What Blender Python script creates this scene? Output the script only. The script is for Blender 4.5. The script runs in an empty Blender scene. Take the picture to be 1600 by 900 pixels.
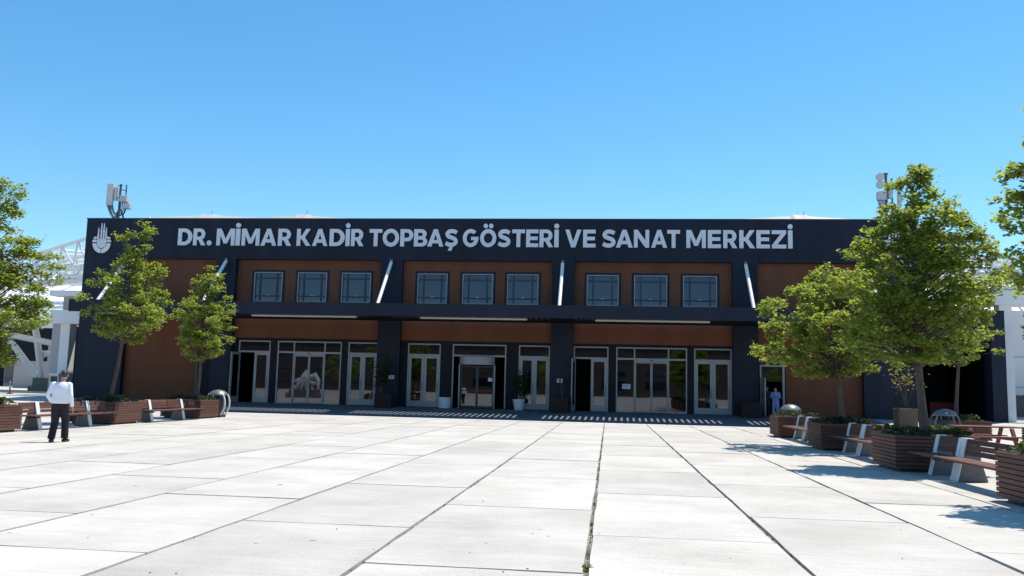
import bpy, bmesh, math, random
from mathutils import Vector, Matrix
R_ = math.radians
sc = bpy.context.scene
col = sc.collection

# ------------------------------------------------------------------ camera, sky, sun, exposure
CAM_H, F_PX, YAW, PITCH, ROLL = 1.6, 1340.0, .114, .116, .024
fw = Vector((-math.sin(YAW) * math.cos(PITCH), math.cos(YAW) * math.cos(PITCH), math.sin(PITCH)))
rt = Vector((math.cos(YAW), math.sin(YAW), 0)); up = rt.cross(fw)
RT = math.cos(ROLL) * rt + math.sin(ROLL) * up
UP = math.cos(ROLL) * up - math.sin(ROLL) * rt
cam = bpy.data.cameras.new('camera'); cam_o = bpy.data.objects.new('camera', cam); col.objects.link(cam_o)
cam.sensor_width = 36.0; cam.lens = F_PX / 1600 * 36; cam.clip_start = .05; cam.clip_end = 6000
mw = Matrix((RT, UP, -fw)).transposed().to_4x4(); mw.translation = (0, 0, CAM_H); cam_o.matrix_world = mw
sc.camera = cam_o

SUN = Vector((.29, .29, 1)).normalized()
world = bpy.data.worlds.new('World'); sc.world = world; world.use_nodes = True
nt = world.node_tree; bg = nt.nodes['Background']
sky = nt.nodes.new('ShaderNodeTexSky'); sky.sky_type = 'NISHITA'; sky.sun_disc = False
sky.sun_elevation = math.asin(SUN.z); sky.sun_rotation = math.atan2(SUN.x, SUN.y)
sky.altitude = 0; sky.air_density = 1.0; sky.dust_density = .2; sky.ozone_density = 4.0
hs = nt.nodes.new('ShaderNodeHueSaturation'); hs.inputs['Hue'].default_value = .489; hs.inputs['Saturation'].default_value = 1.24   # the phone's vivid blue, even over the whole sky
nt.links.new(sky.outputs[0], hs.inputs['Color']); nt.links.new(hs.outputs[0], bg.inputs[0]); bg.inputs[1].default_value = .15
sl = bpy.data.lights.new('sun', 'SUN'); so = bpy.data.objects.new('sun', sl); col.objects.link(so)
sl.energy = 5.0; sl.angle = R_(.53); sl.color = (1, .94, .84)
so.rotation_euler = (-SUN).to_track_quat('-Z', 'Y').to_euler(); so.location = (30, 60, 60)
sc.view_settings.view_transform = 'Standard'; sc.view_settings.look = 'None'
sc.view_settings.exposure = .30; sc.view_settings.gamma = 1
sc.render.engine = 'CYCLES'

# ------------------------------------------------------------------ materials
MATS = {}
def M(name, c, rough=.6, var=.12, scale=3.0, bump=0., metallic=0., spec=.4, stretch=(1, 1, 1), rnd=0., detail=4, c2=None, coat=0.):
    m = bpy.data.materials.new(name); m.use_nodes = True; n = m.node_tree.nodes; l = m.node_tree.links
    b = n['Principled BSDF']
    b.inputs['Roughness'].default_value = rough; b.inputs['Metallic'].default_value = metallic
    b.inputs['Specular IOR Level'].default_value = spec; b.inputs['Coat Weight'].default_value = coat
    g = n.new('ShaderNodeNewGeometry'); mp = n.new('ShaderNodeMapping'); mp.inputs['Scale'].default_value = stretch
    l.new(g.outputs['Position'], mp.inputs[0])
    nz = n.new('ShaderNodeTexNoise'); nz.inputs['Scale'].default_value = scale; nz.inputs['Detail'].default_value = detail
    nz.inputs['Roughness'].default_value = .62
    l.new(mp.outputs[0], nz.inputs['Vector'])
    rp = n.new('ShaderNodeValToRGB'); rp.color_ramp.elements[0].position = .3; rp.color_ramp.elements[1].position = .7
    lo = [x * (1 - var) for x in c] if c2 is None else c2
    hi = [min(1, x * (1 + var)) for x in c]
    rp.color_ramp.elements[0].color = (*lo, 1); rp.color_ramp.elements[1].color = (*hi, 1)
    l.new(nz.outputs['Fac'], rp.inputs[0]); out = rp.outputs[0]
    if rnd:
        oi = n.new('ShaderNodeObjectInfo'); mr = n.new('ShaderNodeMapRange')
        mr.inputs[3].default_value = 1 - rnd; mr.inputs[4].default_value = 1 + rnd
        l.new(oi.outputs['Random'], mr.inputs[0])
        hs = n.new('ShaderNodeHueSaturation'); l.new(mr.outputs[0], hs.inputs['Value']); l.new(out, hs.inputs['Color']); out = hs.outputs[0]
    l.new(out, b.inputs['Base Color'])
    if bump:
        bp = n.new('ShaderNodeBump'); bp.inputs['Strength'].default_value = bump; bp.inputs['Distance'].default_value = .02
        l.new(nz.outputs['Fac'], bp.inputs['Height']); l.new(bp.outputs[0], b.inputs['Normal'])
    MATS[name] = m; return m

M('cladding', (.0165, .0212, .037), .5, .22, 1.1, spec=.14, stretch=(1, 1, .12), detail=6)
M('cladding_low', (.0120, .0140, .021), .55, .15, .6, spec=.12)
M('terracotta', (.158, .063, .035), .6, .16, .9, spec=.12, stretch=(1, 1, .2), detail=6)
M('letter_white', (.66, .68, .74), .45, .04, 1.5)
M('white_steel', (.80, .80, .80), .4, .04, 1.2)
M('white_panel', (.72, .72, .73), .55, .06, .5)
M('grey_panel', (.34, .34, .36), .6, .1, .4)
M('aluminium', (.29, .295, .315), .4, .06, 1.5, metallic=.15)
M('aluminium_dark', (.035, .04, .055), .4, .1, 2)
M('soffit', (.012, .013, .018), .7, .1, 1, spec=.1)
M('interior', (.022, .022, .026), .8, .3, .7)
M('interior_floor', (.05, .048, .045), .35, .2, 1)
M('lamp_white', (.40, .39, .38), .4, .05, 2)
M('joint', (.26, .24, .21), .95, .3, 2.2, bump=.5, c2=(.022, .02, .016), detail=8)
M('ramp', (.148, .152, .162), .85, .12, .8, bump=.1)  # pale paving with the canopy's deep shade darkened into its colour
M('ground_far', (.44, .42, .39), .9, .15, .2)
M('wood', (.118, .050, .035), .65, .28, 5, stretch=(.5, .5, 9), rnd=.22, bump=.15)
M('wood_dark', (.018, .009, .008), .7, .2, 4)
M('wood_red', (.19, .055, .040), .55, .2, 4, rnd=.15)
M('concrete', (.15, .145, .14), .8, .12, 6, bump=.15)
M('white_concrete', (.70, .69, .67), .7, .06, 5)
M('soil', (.045, .03, .02), .95, .4, 14, bump=.8)
M('bark', (.085, .066, .052), .9, .35, 14, stretch=(1, 1, .25), bump=.8)
M('plastic_dark', (.035, .037, .042), .45, .15, 6)
M('metal_grey', (.16, .165, .18), .42, .12, 6, metallic=.35)
M('antenna', (.55, .55, .55), .5, .06, 3)
M('mast_steel', (.10, .11, .13), .45, .2, 5, metallic=.4)
M('pot_white', (.55, .57, .62), .5, .05, 4)
M('pot_stone', (.11, .078, .056), .8, .15, 5)
M('skin', (.42, .23, .16), .55, .08, 12)
M('hair', (.03, .03, .032), .55, .3, 40)
M('shirt_white', (.80, .80, .84), .75, .04, 9, bump=.12)
M('trousers_black', (.012, .011, .013), .8, .2, 12)
M('shoe', (.012, .011, .011), .35, .2, 20)
M('scrub_blue', (.20, .25, .52), .8, .12, 9)
M('dark_cloth', (.02, .018, .02), .85, .2, 9)
M('orange', (.55, .13, .03), .5, .1, 8)
M('red', (.30, .02, .02), .5, .1, 4)
M('sticker_blue', (.05, .07, .30), .5, .02, 4)
M('beige_wall', (.072, .056, .046), .85, .12, .5)
M('reflection_prop', (.55, .54, .53), .6, .1, 3)

def paving():
    m = bpy.data.materials.new('paving'); m.use_nodes = True; n = m.node_tree.nodes; l = m.node_tree.links
    b = n['Principled BSDF']; b.inputs['Roughness'].default_value = .78; b.inputs['Specular IOR Level'].default_value = .3
    g = n.new('ShaderNodeNewGeometry'); oi = n.new('ShaderNodeObjectInfo')
    def noise(scale, stretch, det=5):
        mp = n.new('ShaderNodeMapping'); mp.inputs['Scale'].default_value = stretch
        ad = n.new('ShaderNodeVectorMath'); ad.operation = 'ADD'
        cx = n.new('ShaderNodeCombineXYZ'); ml = n.new('ShaderNodeMath'); ml.operation = 'MULTIPLY'; ml.inputs[1].default_value = 40
        l.new(oi.outputs['Random'], ml.inputs[0]); l.new(ml.outputs[0], cx.inputs[2])
        l.new(g.outputs['Position'], ad.inputs[0]); l.new(cx.outputs[0], ad.inputs[1]); l.new(ad.outputs[0], mp.inputs[0])
        z = n.new('ShaderNodeTexNoise'); z.inputs['Scale'].default_value = scale; z.inputs['Detail'].default_value = det
        z.inputs['Roughness'].default_value = .65; l.new(mp.outputs[0], z.inputs['Vector']); return z
    big = noise(.55, (1, 1, 1), 6); streak = noise(2.2, (.35, 5, 1), 5); fine = noise(38, (1, 1, 1), 3); spot = noise(4.2, (1, 1, 1), 2)
    def ramp(src, p0, c0, p1, c1):
        r = n.new('ShaderNodeValToRGB'); r.color_ramp.elements[0].position = p0; r.color_ramp.elements[1].position = p1
        r.color_ramp.elements[0].color = (*c0, 1); r.color_ramp.elements[1].color = (*c1, 1); l.new(src, r.inputs[0]); return r.outputs[0]
    def mul(a, c, f=1.):
        x = n.new('ShaderNodeMix'); x.data_type = 'RGBA'; x.blend_type = 'MULTIPLY'; x.inputs[0].default_value = f
        l.new(a, x.inputs[6]); l.new(c, x.inputs[7]); return x.outputs[2]
    c = ramp(oi.outputs['Random'], .0, (.525, .489, .445), 1., (.592, .553, .498))
    c = mul(c, ramp(big.outputs['Fac'], (.3), (.76, .76, .745), .62, (1, 1, 1)))
    c = mul(c, ramp(streak.outputs['Fac'], .3, (.90, .90, .90), .6, (1, 1, 1)))
    c = mul(c, ramp(fine.outputs['Fac'], .32, (.86, .86, .86), .55, (1, 1, 1)))
    c = mul(c, ramp(spot.outputs['Fac'], .235, (.42, .40, .37), .262, (1, 1, 1)))
    l.new(c, b.inputs['Base Color'])
    bp = n.new('ShaderNodeBump'); bp.inputs['Strength'].default_value = .22; bp.inputs['Distance'].default_value = .006
    l.new(streak.outputs['Fac'], bp.inputs['Height']); l.new(bp.outputs[0], b.inputs['Normal'])
    MATS['paving'] = m
paving()

def glassmat(name, tint, refl, body=(.012, .014, .018), op=.0, gc=(.9, .93, 1, 1)):
    m = bpy.data.materials.new(name); m.use_nodes = True; n = m.node_tree.nodes; l = m.node_tree.links
    n.remove(n['Principled BSDF']); o = n['Material Output']
    t = n.new('ShaderNodeBsdfTransparent'); t.inputs[0].default_value = (*tint, 1)
    gl = n.new('ShaderNodeBsdfGlossy'); gl.inputs['Roughness'].default_value = .015; gl.inputs['Color'].default_value = gc
    df = n.new('ShaderNodeBsdfDiffuse'); df.inputs[0].default_value = (*body, 1)
    m1 = n.new('ShaderNodeMixShader'); m1.inputs[0].default_value = op; l.new(t.outputs[0], m1.inputs[1]); l.new(df.outputs[0], m1.inputs[2])
    lw = n.new('ShaderNodeFresnel'); lw.inputs['IOR'].default_value = refl
    tx = n.new('ShaderNodeTexNoise'); tx.inputs['Scale'].default_value = .5; tx.inputs['Detail'].default_value = 1
    g = n.new('ShaderNodeNewGeometry'); l.new(g.outputs['Position'], tx.inputs['Vector'])
    bp = n.new('ShaderNodeBump'); bp.inputs['Strength'].default_value = .06; bp.inputs['Distance'].default_value = .02; l.new(tx.outputs['Fac'], bp.inputs['Height'])
    l.new(bp.outputs[0], gl.inputs['Normal'])
    m2 = n.new('ShaderNodeMixShader'); l.new(lw.outputs[0], m2.inputs[0]); l.new(m1.outputs[0], m2.inputs[1]); l.new(gl.outputs[0], m2.inputs[2])
    l.new(m2.outputs[0], o.inputs[0]); MATS[name] = m
glassmat('door_glass', (.5, .52, .56), 1.82)
glassmat('window_glass', (.02, .02, .03), 1.74, (.010, .016, .034), .9, (.72, .80, 1, 1))

def leafmat(name, c, tr, rnd=.25):
    m = bpy.data.materials.new(name); m.use_nodes = True; n = m.node_tree.nodes; l = m.node_tree.links
    b = n['Principled BSDF']; b.inputs['Roughness'].default_value = .5; b.inputs['Specular IOR Level'].default_value = .35
    g = n.new('ShaderNodeNewGeometry')
    a = n.new('ShaderNodeValToRGB'); a.color_ramp.elements[0].color = (*[x * .6 for x in c], 1); a.color_ramp.elements[1].color = (*[min(1, x * 1.35) for x in c], 1)
    l.new(g.outputs['Random Per Island'], a.inputs[0]); l.new(a.outputs[0], b.inputs['Base Color'])
    t = n.new('ShaderNodeBsdfTranslucent')
    a2 = n.new('ShaderNodeValToRGB'); a2.color_ramp.elements[0].color = (*[x * .7 for x in tr], 1); a2.color_ramp.elements[1].color = (*[min(1, x * 1.3) for x in tr], 1)
    l.new(g.outputs['Random Per Island'], a2.inputs[0]); l.new(a2.outputs[0], t.inputs[0])
    mx = n.new('ShaderNodeMixShader'); mx.inputs[0].default_value = .48
    l.new(b.outputs[0], mx.inputs[1]); l.new(t.outputs[0], mx.inputs[2]); l.new(mx.outputs[0], n['Material Output'].inputs[0])
    MATS[name] = m
leafmat('membrane', (.62, .62, .62), (.6, .6, .6))
leafmat('leaf', (.118, .160, .030), (.42, .49, .06))
leafmat('leaf_dark', (.035, .05, .022), (.05, .075, .015))
leafmat('leaf_ground', (.05, .07, .022), (.10, .13, .025))
leafmat('leaf_yellow', (.16, .14, .03), (.28, .24, .04))

# ------------------------------------------------------------------ mesh helpers
WL = {}
def tag(o, label=None, cat=None, group=None, kind=None):
    if label: o['label'] = label
    if cat: o['category'] = cat
    if group: o['group'] = group
    if kind: o['kind'] = kind
    return o
def empty(name, loc, label=None, cat=None, group=None, rz=0):
    o = bpy.data.objects.new(name, None); col.objects.link(o); o.location = loc; o.rotation_euler.z = rz
    o.empty_display_size = .3; WL[o.name] = Vector(loc); return tag(o, label, cat, group)
def link(name, me, mat=None, parent=None, loc=(0, 0, 0), rot=None, scale=None):
    o = bpy.data.objects.new(name, me); col.objects.link(o); o.location = loc
    if rot: o.rotation_euler = rot
    if scale: o.scale = scale
    if mat and not me.materials: me.materials.append(MATS[mat])
    if parent: o.parent = parent
    WL[o.name] = (WL[parent.name] if parent else Vector((0, 0, 0))) + Vector(loc)
    return o
def copy_tree(o, parent=None):
    c = o.copy(); col.objects.link(c); c.parent = parent
    for ch in list(o.children): copy_tree(ch, c)
    return c

class MB:
    def __init__(s): s.v = []; s.f = []
    def add(s, vs, fs):
        k = len(s.v); s.v += [tuple(v) for v in vs]; s.f += [tuple(i + k for i in f) for f in fs]; return s
    def box(s, x0, x1, y0, y1, z0, z1):
        v = [(x0, y0, z0), (x1, y0, z0), (x1, y1, z0), (x0, y1, z0), (x0, y0, z1), (x1, y0, z1), (x1, y1, z1), (x0, y1, z1)]
        return s.add(v, [(0, 3, 2, 1), (4, 5, 6, 7), (0, 1, 5, 4), (1, 2, 6, 5), (2, 3, 7, 6), (3, 0, 4, 7)])
    def cbox(s, c, d): return s.box(c[0] - d[0] / 2, c[0] + d[0] / 2, c[1] - d[1] / 2, c[1] + d[1] / 2, c[2] - d[2] / 2, c[2] + d[2] / 2)
    def path(s, pts, rad, n=8, cap=True, ell=1.0):
        pts = [Vector(p) for p in pts]
        if not hasattr(rad, '__len__'): rad = [rad] * len(pts)
        k = len(s.v); vs = []; prev = None
        for i, p in enumerate(pts):
            d = (pts[min(i + 1, len(pts) - 1)] - pts[max(i - 1, 0)]).normalized()
            if prev is None:
                a = d.cross(Vector((0, 0, 1)))
                if a.length < .05: a = Vector((1, 0, 0))
            else: a = prev - d * prev.dot(d)
            a.normalize(); prev = a; b = d.cross(a)
            for j in range(n):
                t = 2 * math.pi * j / n; vs.append(p + rad[i] * (math.cos(t) * a + ell * math.sin(t) * b))
        fs = []
        for i in range(len(pts) - 1):
            for j in range(n):
                q = (j + 1) % n; fs.append((i * n + j, i * n + q, (i + 1) * n + q, (i + 1) * n + j))
        if cap: fs.append(tuple(range(n - 1, -1, -1))); fs.append(tuple((len(pts) - 1) * n + j for j in range(n)))
        return s.add(vs, fs)
    def tube(s, a, b, r, n=8): return s.path([a, b], r, n)
    def rings(s, rs, n=16):
        # rs: (cx,cy,z,rx,ry) stacked rings, capped
        vs = []; fs = []
        for cx, cy, z, rx, ry in rs:
            for j in range(n):
                t = 2 * math.pi * j / n; vs.append((cx + rx * math.cos(t), cy + ry * math.sin(t), z))
        for i in range(len(rs) - 1):
            for j in range(n):
                q = (j + 1) % n; fs.append((i * n + j, i * n + q, (i + 1) * n + q, (i + 1) * n + j))
        fs.append(tuple(range(n - 1, -1, -1))); fs.append(tuple((len(rs) - 1) * n + j for j in range(n)))
        return s.add(vs, fs)
    def ball(s, c, r, n=12, m=8):
        r = r if hasattr(r, '__len__') else (r, r, r)
        rs = []
        for i in range(m + 1):
            t = -math.pi / 2 + math.pi * i / m; k = max(math.cos(t), .02)
            rs.append((c[0], c[1], c[2] + r[2] * math.sin(t), r[0] * k, r[1] * k))
        return s.rings(rs, n)
    def prism(s, poly, y0, y1, f=lambda u, w: (u, w)):
        # polygon in XZ extruded along Y
        n = len(poly); vs = [(p[0], y0, p[1]) for p in poly] + [(p[0], y1, p[1]) for p in poly]
        fs = [tuple(range(n)), tuple(range(2 * n - 1, n - 1, -1))] + [(i, i + n, (i + 1) % n + n, (i + 1) % n) for i in range(n)]
        return s.add(vs, fs)
    def mesh(s, name, origin=(0, 0, 0), smooth=False, fix=True, bevel=0):
        me = bpy.data.meshes.new(name); o = Vector(origin)
        me.from_pydata([tuple(Vector(v) - o) for v in s.v], [], s.f)
        if fix or bevel:
            bm = bmesh.new(); bm.from_mesh(me)
            if bevel: bmesh.ops.bevel(bm, geom=bm.edges[:], offset=bevel, segments=1, affect='EDGES', profile=.5)
            bmesh.ops.recalc_face_normals(bm, faces=bm.faces[:]); bm.to_mesh(me); bm.free()
        if smooth:
            me.polygons.foreach_set('use_smooth', [True] * len(me.polygons))
            me.set_sharp_from_angle(angle=R_(42)) if hasattr(me, 'set_sharp_from_angle') else None
        me.update(); return me
    def build(s, name, mat, parent=None, smooth=False, bevel=0, fix=True):
        # vertices are in world coordinates (of an unrotated parent)
        o = WL[parent.name] if parent else Vector((0, 0, 0))
        me = s.mesh(name, o, smooth, fix, bevel); return link(name, me, mat, parent)
def evaluated(o, name):
    dg = bpy.context.evaluated_depsgraph_get(); dg.update()
    return bpy.data.meshes.new_from_object(o.evaluated_get(dg))
def fused(mb, voxel, smooth=4):
    me = mb.mesh('tmp'); o = bpy.data.objects.new('tmp', me); col.objects.link(o)
    r = o.modifiers.new('r', 'REMESH'); r.mode = 'VOXEL'; r.voxel_size = voxel; r.use_smooth_shade = True
    q = o.modifiers.new('s', 'SMOOTH'); q.iterations = smooth; q.factor = .5
    out = evaluated(o, 'tmp'); bpy.data.objects.remove(o); return out
def curve_mesh(contours, depth):
    # closed flat outlines (with holes) in XZ -> solid mesh, front at y=-depth
    cu = bpy.data.curves.new('tmp', 'CURVE'); cu.dimensions = '2D'; cu.fill_mode = 'BOTH'; cu.extrude = depth / 2; cu.bevel_depth = 0
    for c in contours:
        sp = cu.splines.new('POLY'); sp.points.add(len(c) - 1); sp.use_cyclic_u = True
        for p, q in zip(sp.points, c): p.co = (q[0], q[1], 0, 1)
    o = bpy.data.objects.new('tmp', cu); col.objects.link(o); me = evaluated(o, 'tmp'); bpy.data.objects.remove(o)
    me.transform(Matrix(((1, 0, 0, 0), (0, 0, -1, -depth / 2), (0, 1, 0, 0), (0, 0, 0, 1)))); return me
def arc(cx, cy, rx, ry, a0, a1, n=14):
    return [(cx + rx * math.cos(R_(a0 + (a1 - a0) * i / n)), cy + ry * math.sin(R_(a0 + (a1 - a0) * i / n))) for i in range(n + 1)]

def project(p):
    d = Vector(p) - Vector((0, 0, CAM_H)); z = d.dot(fw)
    if z < .5: return None
    return 800 + F_PX * d.dot(RT) / z, 450 - F_PX * d.dot(UP) / z

# ------------------------------------------------------------------ ground, plaza, ramp
rng = random.Random(7)
g = MB(); g.add([(-2500, -2500, -.3), (2500, -2500, -.3), (2500, 2500, -.3), (-2500, 2500, -.3)], [(0, 1, 2, 3)])
tag(g.build('ground', 'ground_far', fix=False), kind='structure')
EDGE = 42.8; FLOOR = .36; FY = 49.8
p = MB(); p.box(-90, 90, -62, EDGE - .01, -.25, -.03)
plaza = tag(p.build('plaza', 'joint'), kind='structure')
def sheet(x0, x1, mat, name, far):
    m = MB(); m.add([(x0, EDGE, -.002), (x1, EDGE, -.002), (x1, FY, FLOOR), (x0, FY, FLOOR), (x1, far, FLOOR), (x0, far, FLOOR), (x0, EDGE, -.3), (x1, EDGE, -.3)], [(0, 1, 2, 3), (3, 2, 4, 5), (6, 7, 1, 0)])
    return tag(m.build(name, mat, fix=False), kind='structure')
sheet(-31.8, 14.4, 'ramp', 'entrance_ramp', 53)  # shade-darkened colour over the canopy's shadow zone, pale paving continues either side
sheet(-110, -31.8, 'paving', 'side_pavement', 160); sheet(14.4, 70, 'paving', 'side_pavement', 160)

def slab_mesh(seed, L, W=2.02, gap=.024):
    q = random.Random(seed); pts = []
    def side(a, b, n):
        for i in range(n):
            t = i / n; x = a[0] + (b[0] - a[0]) * t; y = a[1] + (b[1] - a[1]) * t
            j = q.uniform(-.014, .004) if i else -.012
            dx, dy = -(b[1] - a[1]), (b[0] - a[0]); k = math.hypot(dx, dy); pts.append((x - dx / k * j, y - dy / k * j))
    w = W / 2 - gap * .7; h = L / 2 - gap / 2
    side((-w, -h), (w, -h), 4); side((w, -h), (w, h), 7); side((w, h), (-w, h), 4); side((-w, h), (-w, -h), 7)
    n = len(pts); v = [(x, y, -.06) for x, y in pts] + [(x * (1 - .004), y * (1 - .002), 0) for x, y in pts]
    mb = MB(); mb.add(v, [tuple(range(n, 2 * n))] + [(i, (i + 1) % n, (i + 1) % n + n, i + n) for i in range(n)])
    return mb.mesh('slab')
full = [slab_mesh(i, 4.0) for i in range(5)]
rest = MB(); nslab = 0
for k in range(-44, 44):
    xc = -.18 + 2.02 * (k + .5); y = (1.8 if k % 2 == 0 else -.22) - 72
    while y < EDGE - .3:
        y0, y1 = y, min(y + 4.0, EDGE - .5); y += 4.0
        if y1 - y0 < .3: continue
        vis = False
        for cx in (xc - 1, xc + 1):
            for cy in (y0, (y0 + y1) / 2, y1):
                q = project((cx, cy, 0))
                if q and -60 < q[0] < 1660 and q[1] < 960: vis = True
        if vis and y1 > 3 and nslab < 300:
            L = y1 - y0
            me = full[(k * 7 + int(y0)) % 5] if L > 3.99 else slab_mesh(k, L)
            if not me.materials: me.materials.append(MATS['paving'])
            link('slab', me, None, plaza, (xc, (y0 + y1) / 2, rng.uniform(-.004, .003))); nslab += 1
        elif y1 > -60:
            rest.box(xc - .995, xc + .995, y0 + .015, y1 - .015, -.05, rng.uniform(-.004, .002))
tag(rest.build('slab_field', 'paving', plaza), kind='stuff')
for k in range(-16, 16):          # light border stones at the foot of the ramp
    x = k * 2.02 - .18
    link('border_stone', MATS.setdefault('_bs', MB().box(-.995, .995, -.22, .22, -.06, .004).mesh('border_stone', bevel=.008)), 'white_concrete', plaza, (x, EDGE - .25, 0))

# ------------------------------------------------------------------ exhibition hall
XL, XR, TOP = -32.7, 17.25, 11.53
hall = empty('exhibition_hall', ((XL + XR) / 2, FY, FLOOR), 'long dark blue hall with brown panels, slatted canopy and glazed entrances', 'building')
BD = 9.05
MB().box(XL, XR, FY, FY + .6, BD, TOP).build('sign_band', 'cladding', hall)
MB().box(XL, XR, FY + .6, FY + 26, 5.6, TOP - .25).box(XL, XR, FY + 13, FY + 26, FLOOR, 5.6).box(XL, XL + .5, FY + .6, FY + 13, FLOOR, 5.6).box(XR - .5, XR, FY + .6, FY + 13, FLOOR, 5.6).build('rear_block', 'cladding', hall)
# columns (upper pieces stand on the canopy line, all one shaft)
cols = [(XL, -29.7), (-24.0, -22.75), (-13.68, -12.32), (-3.36, -2.05), (7.0, 8.4), (14.1, XR)]
for a, b in cols: MB().box(a, b, FY, FY + .8, FLOOR, BD).build('column', 'cladding', hall)
bays = [(cols[i][1], cols[i + 1][0]) for i in range(5)]
PY = FY + .35
WIN = {1: [(-21.66, -19.86), (-18.9, -17.06), (-16.14, -14.32)], 2: [(-11.45, -9.63), (-8.72, -6.87), (-6.03, -4.17)], 3: [(-1.33, .53), (1.42, 3.32), (4.23, 6.16)]}
WZ0, WZ1 = 6.48, 8.3
def rect_wall(mb, x0, x1, z0, z1, y0, y1, holes):
    x = x0
    for a, b, c, d in sorted(holes):
        mb.box(x, a, y0, y1, z0, z1)
        if c > z0: mb.box(a, b, y0, y1, z0, c)
        if d < z1: mb.box(a, b, y0, y1, d, z1)
        x = b
    mb.box(x, x1, y0, y1, z0, z1)
win_cache = {}
def window(x0, x1, z0, z1):
    w, h = x1 - x0, z1 - z0; y = PY + .02; t = .055
    f = MB(); f.box(x0, x0 + t, y - .06, y + .12, z0, z1).box(x1 - t, x1, y - .06, y + .12, z0, z1).box(x0 + t, x1 - t, y - .06, y + .12, z1 - t, z1).box(x0 + t, x1 - t, y - .06, y + .12, z0, z0 + t)
    fr = f.build('window', 'aluminium', hall)
    xs = [x0 + t, x0 + .20 * w, x1 - .20 * w, x1 - t]; zs = [z0 + t, z0 + .20 * h, z1 - .20 * h, z1 - t]; m = .045
    for i in (1, 2):
        MB().box(xs[i] - m, xs[i] + m, y, y + .1, zs[0], zs[3]).build('mullion', 'aluminium_dark', fr)
        for j in range(3):
            a = xs[j] + (m if j else 0); b = xs[j + 1] - (m if j < 2 else 0)
            MB().box(a, b, y + .003, y + .097, zs[i] - m, zs[i] + m).build('glazing_bar', 'aluminium_dark', fr)
    MB().box((x0 + x1) / 2 - .09, (x0 + x1) / 2 + .09, y - .02, y + .01, zs[1] + .04, zs[1] + .07).build('handle', 'letter_white', fr)
    for i in range(3):
        for j in range(3):
            MB().box(xs[i], xs[i + 1], y + .055, y + .075, zs[j], zs[j + 1]).build('pane', 'window_glass', fr)
for i, (a, b) in enumerate(bays):
    holes = [(x0, x1, WZ0, WZ1) for x0, x1 in WIN.get(i, [])]
    mb = MB(); rect_wall(mb, a, b, 5.62, BD, PY, PY + .4, holes); mb.build('upper_panel', 'terracotta', hall)
    if holes:      # dark reveal frame round each opening
        for x0, x1 in WIN[i]:
            rv = MB(); e = .13; rv.box(x0 - e, x0, PY - .03, PY, WZ0 - e, WZ1 + e).box(x1, x1 + e, PY - .03, PY, WZ0 - e, WZ1 + e).box(x0, x1, PY - .03, PY, WZ1, WZ1 + e).box(x0, x1, PY - .03, PY, WZ0 - e, WZ0)
            rv.build('window_surround', 'cladding', hall); window(x0, x1, WZ0, WZ1)
# lower zone
LZ = 4.27
MB().box(bays[0][0], -24.86, PY, PY + .4, FLOOR, 5.6).build('lower_panel', 'terracotta', hall)
MB().box(-24.86, -24.0, PY - .15, PY + .4, FLOOR, 5.6).build('pilaster', 'cladding_low', hall)
MB().box(-24.98, -24.84, PY - .22, PY - .1, FLOOR, 3.2).build('drain_pipe', 'aluminium_dark', hall)
MB().box(9.95, bays[4][1], PY, PY + .4, FLOOR, 5.6).box(8.4, 9.95, PY, PY + .4, 3.3, 5.6).build('lower_panel', 'terracotta', hall)
for i in (1, 2, 3): MB().box(bays[i][0], bays[i][1], PY, PY + .4, LZ, 5.6).build('lower_panel', 'terracotta', hall)
DOORS = [('d', -22.42, -20.41, 'open'), ('s', -19.96, -15.96, ''), ('d', -15.55, -13.72, ''), ('d', -11.89, -9.91, ''), ('r', -9.19, -5.99, ''), ('d', -5.25, -3.42, ''),
         ('d', -2.03, -.02, 'open'), ('s', .43, 4.47, ''), ('d', 4.86, 6.98, '')]
DZ, TZ = 4.1, 3.43
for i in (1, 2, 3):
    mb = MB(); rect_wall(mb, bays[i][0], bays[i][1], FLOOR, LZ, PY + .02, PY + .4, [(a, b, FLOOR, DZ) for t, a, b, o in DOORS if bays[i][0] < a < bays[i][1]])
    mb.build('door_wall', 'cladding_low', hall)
GY = PY + .08
def leaf(parent, x0, x1, z0, z1, st=.15, bot=.34, name='door_leaf', opened=0):
    y0, y1 = GY, GY + .06
    m = MB(); m.box(x0, x0 + st, y0, y1, z0, z1).box(x1 - st, x1, y0, y1, z0, z1).box(x0 + st, x1 - st, y0, y1, z1 - st, z1).box(x0 + st, x1 - st, y0, y1, z0, z0 + bot)
    gl = MB().box(x0 + st, x1 - st, y0 + .02, y0 + .04, z0 + bot, z1 - st)
    hx = x1 - st * .5 if x1 - x0 > 0 else x0
    hd = MB().tube((hx, y0 - .06, z0 + .9), (hx, y0 - .06, z0 + 1.5), .018, 6)
    if opened:
        for b in (m, gl, hd):     # swing outwards about the left edge
            b.v = [(x0 + (v[0] - x0) * math.cos(opened) + (v[1] - y0) * math.sin(opened), y0 - (v[0] - x0) * math.sin(opened) + (v[1] - y0) * math.cos(opened), v[2]) for v in b.v]
    lf = m.build(name, 'aluminium', parent); gl.build('pane', 'door_glass', lf) ; hd.build('handle', 'metal_grey', lf)
    return lf
def frame(a, b, posts=()):
    m = MB(); t = .07; y0, y1 = GY - .05, GY + .1
    m.box(a, a + t, y0, y1, FLOOR, DZ).box(b - t, b, y0, y1, FLOOR, DZ).box(a + t, b - t, y0, y1, DZ - t, DZ)
    xs = [a + t] + list(posts) + [b - t]
    for i in range(len(xs) - 1):
        l = xs[i] + (.035 if i else 0); r = xs[i + 1] - (.035 if i < len(xs) - 2 else 0)
        m.box(l, r, y0 + .003, y1, TZ - .05, TZ + .05)
    for q in posts: m.box(q - .035, q + .035, y0, y1, FLOOR, DZ - t)
    return m
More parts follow.
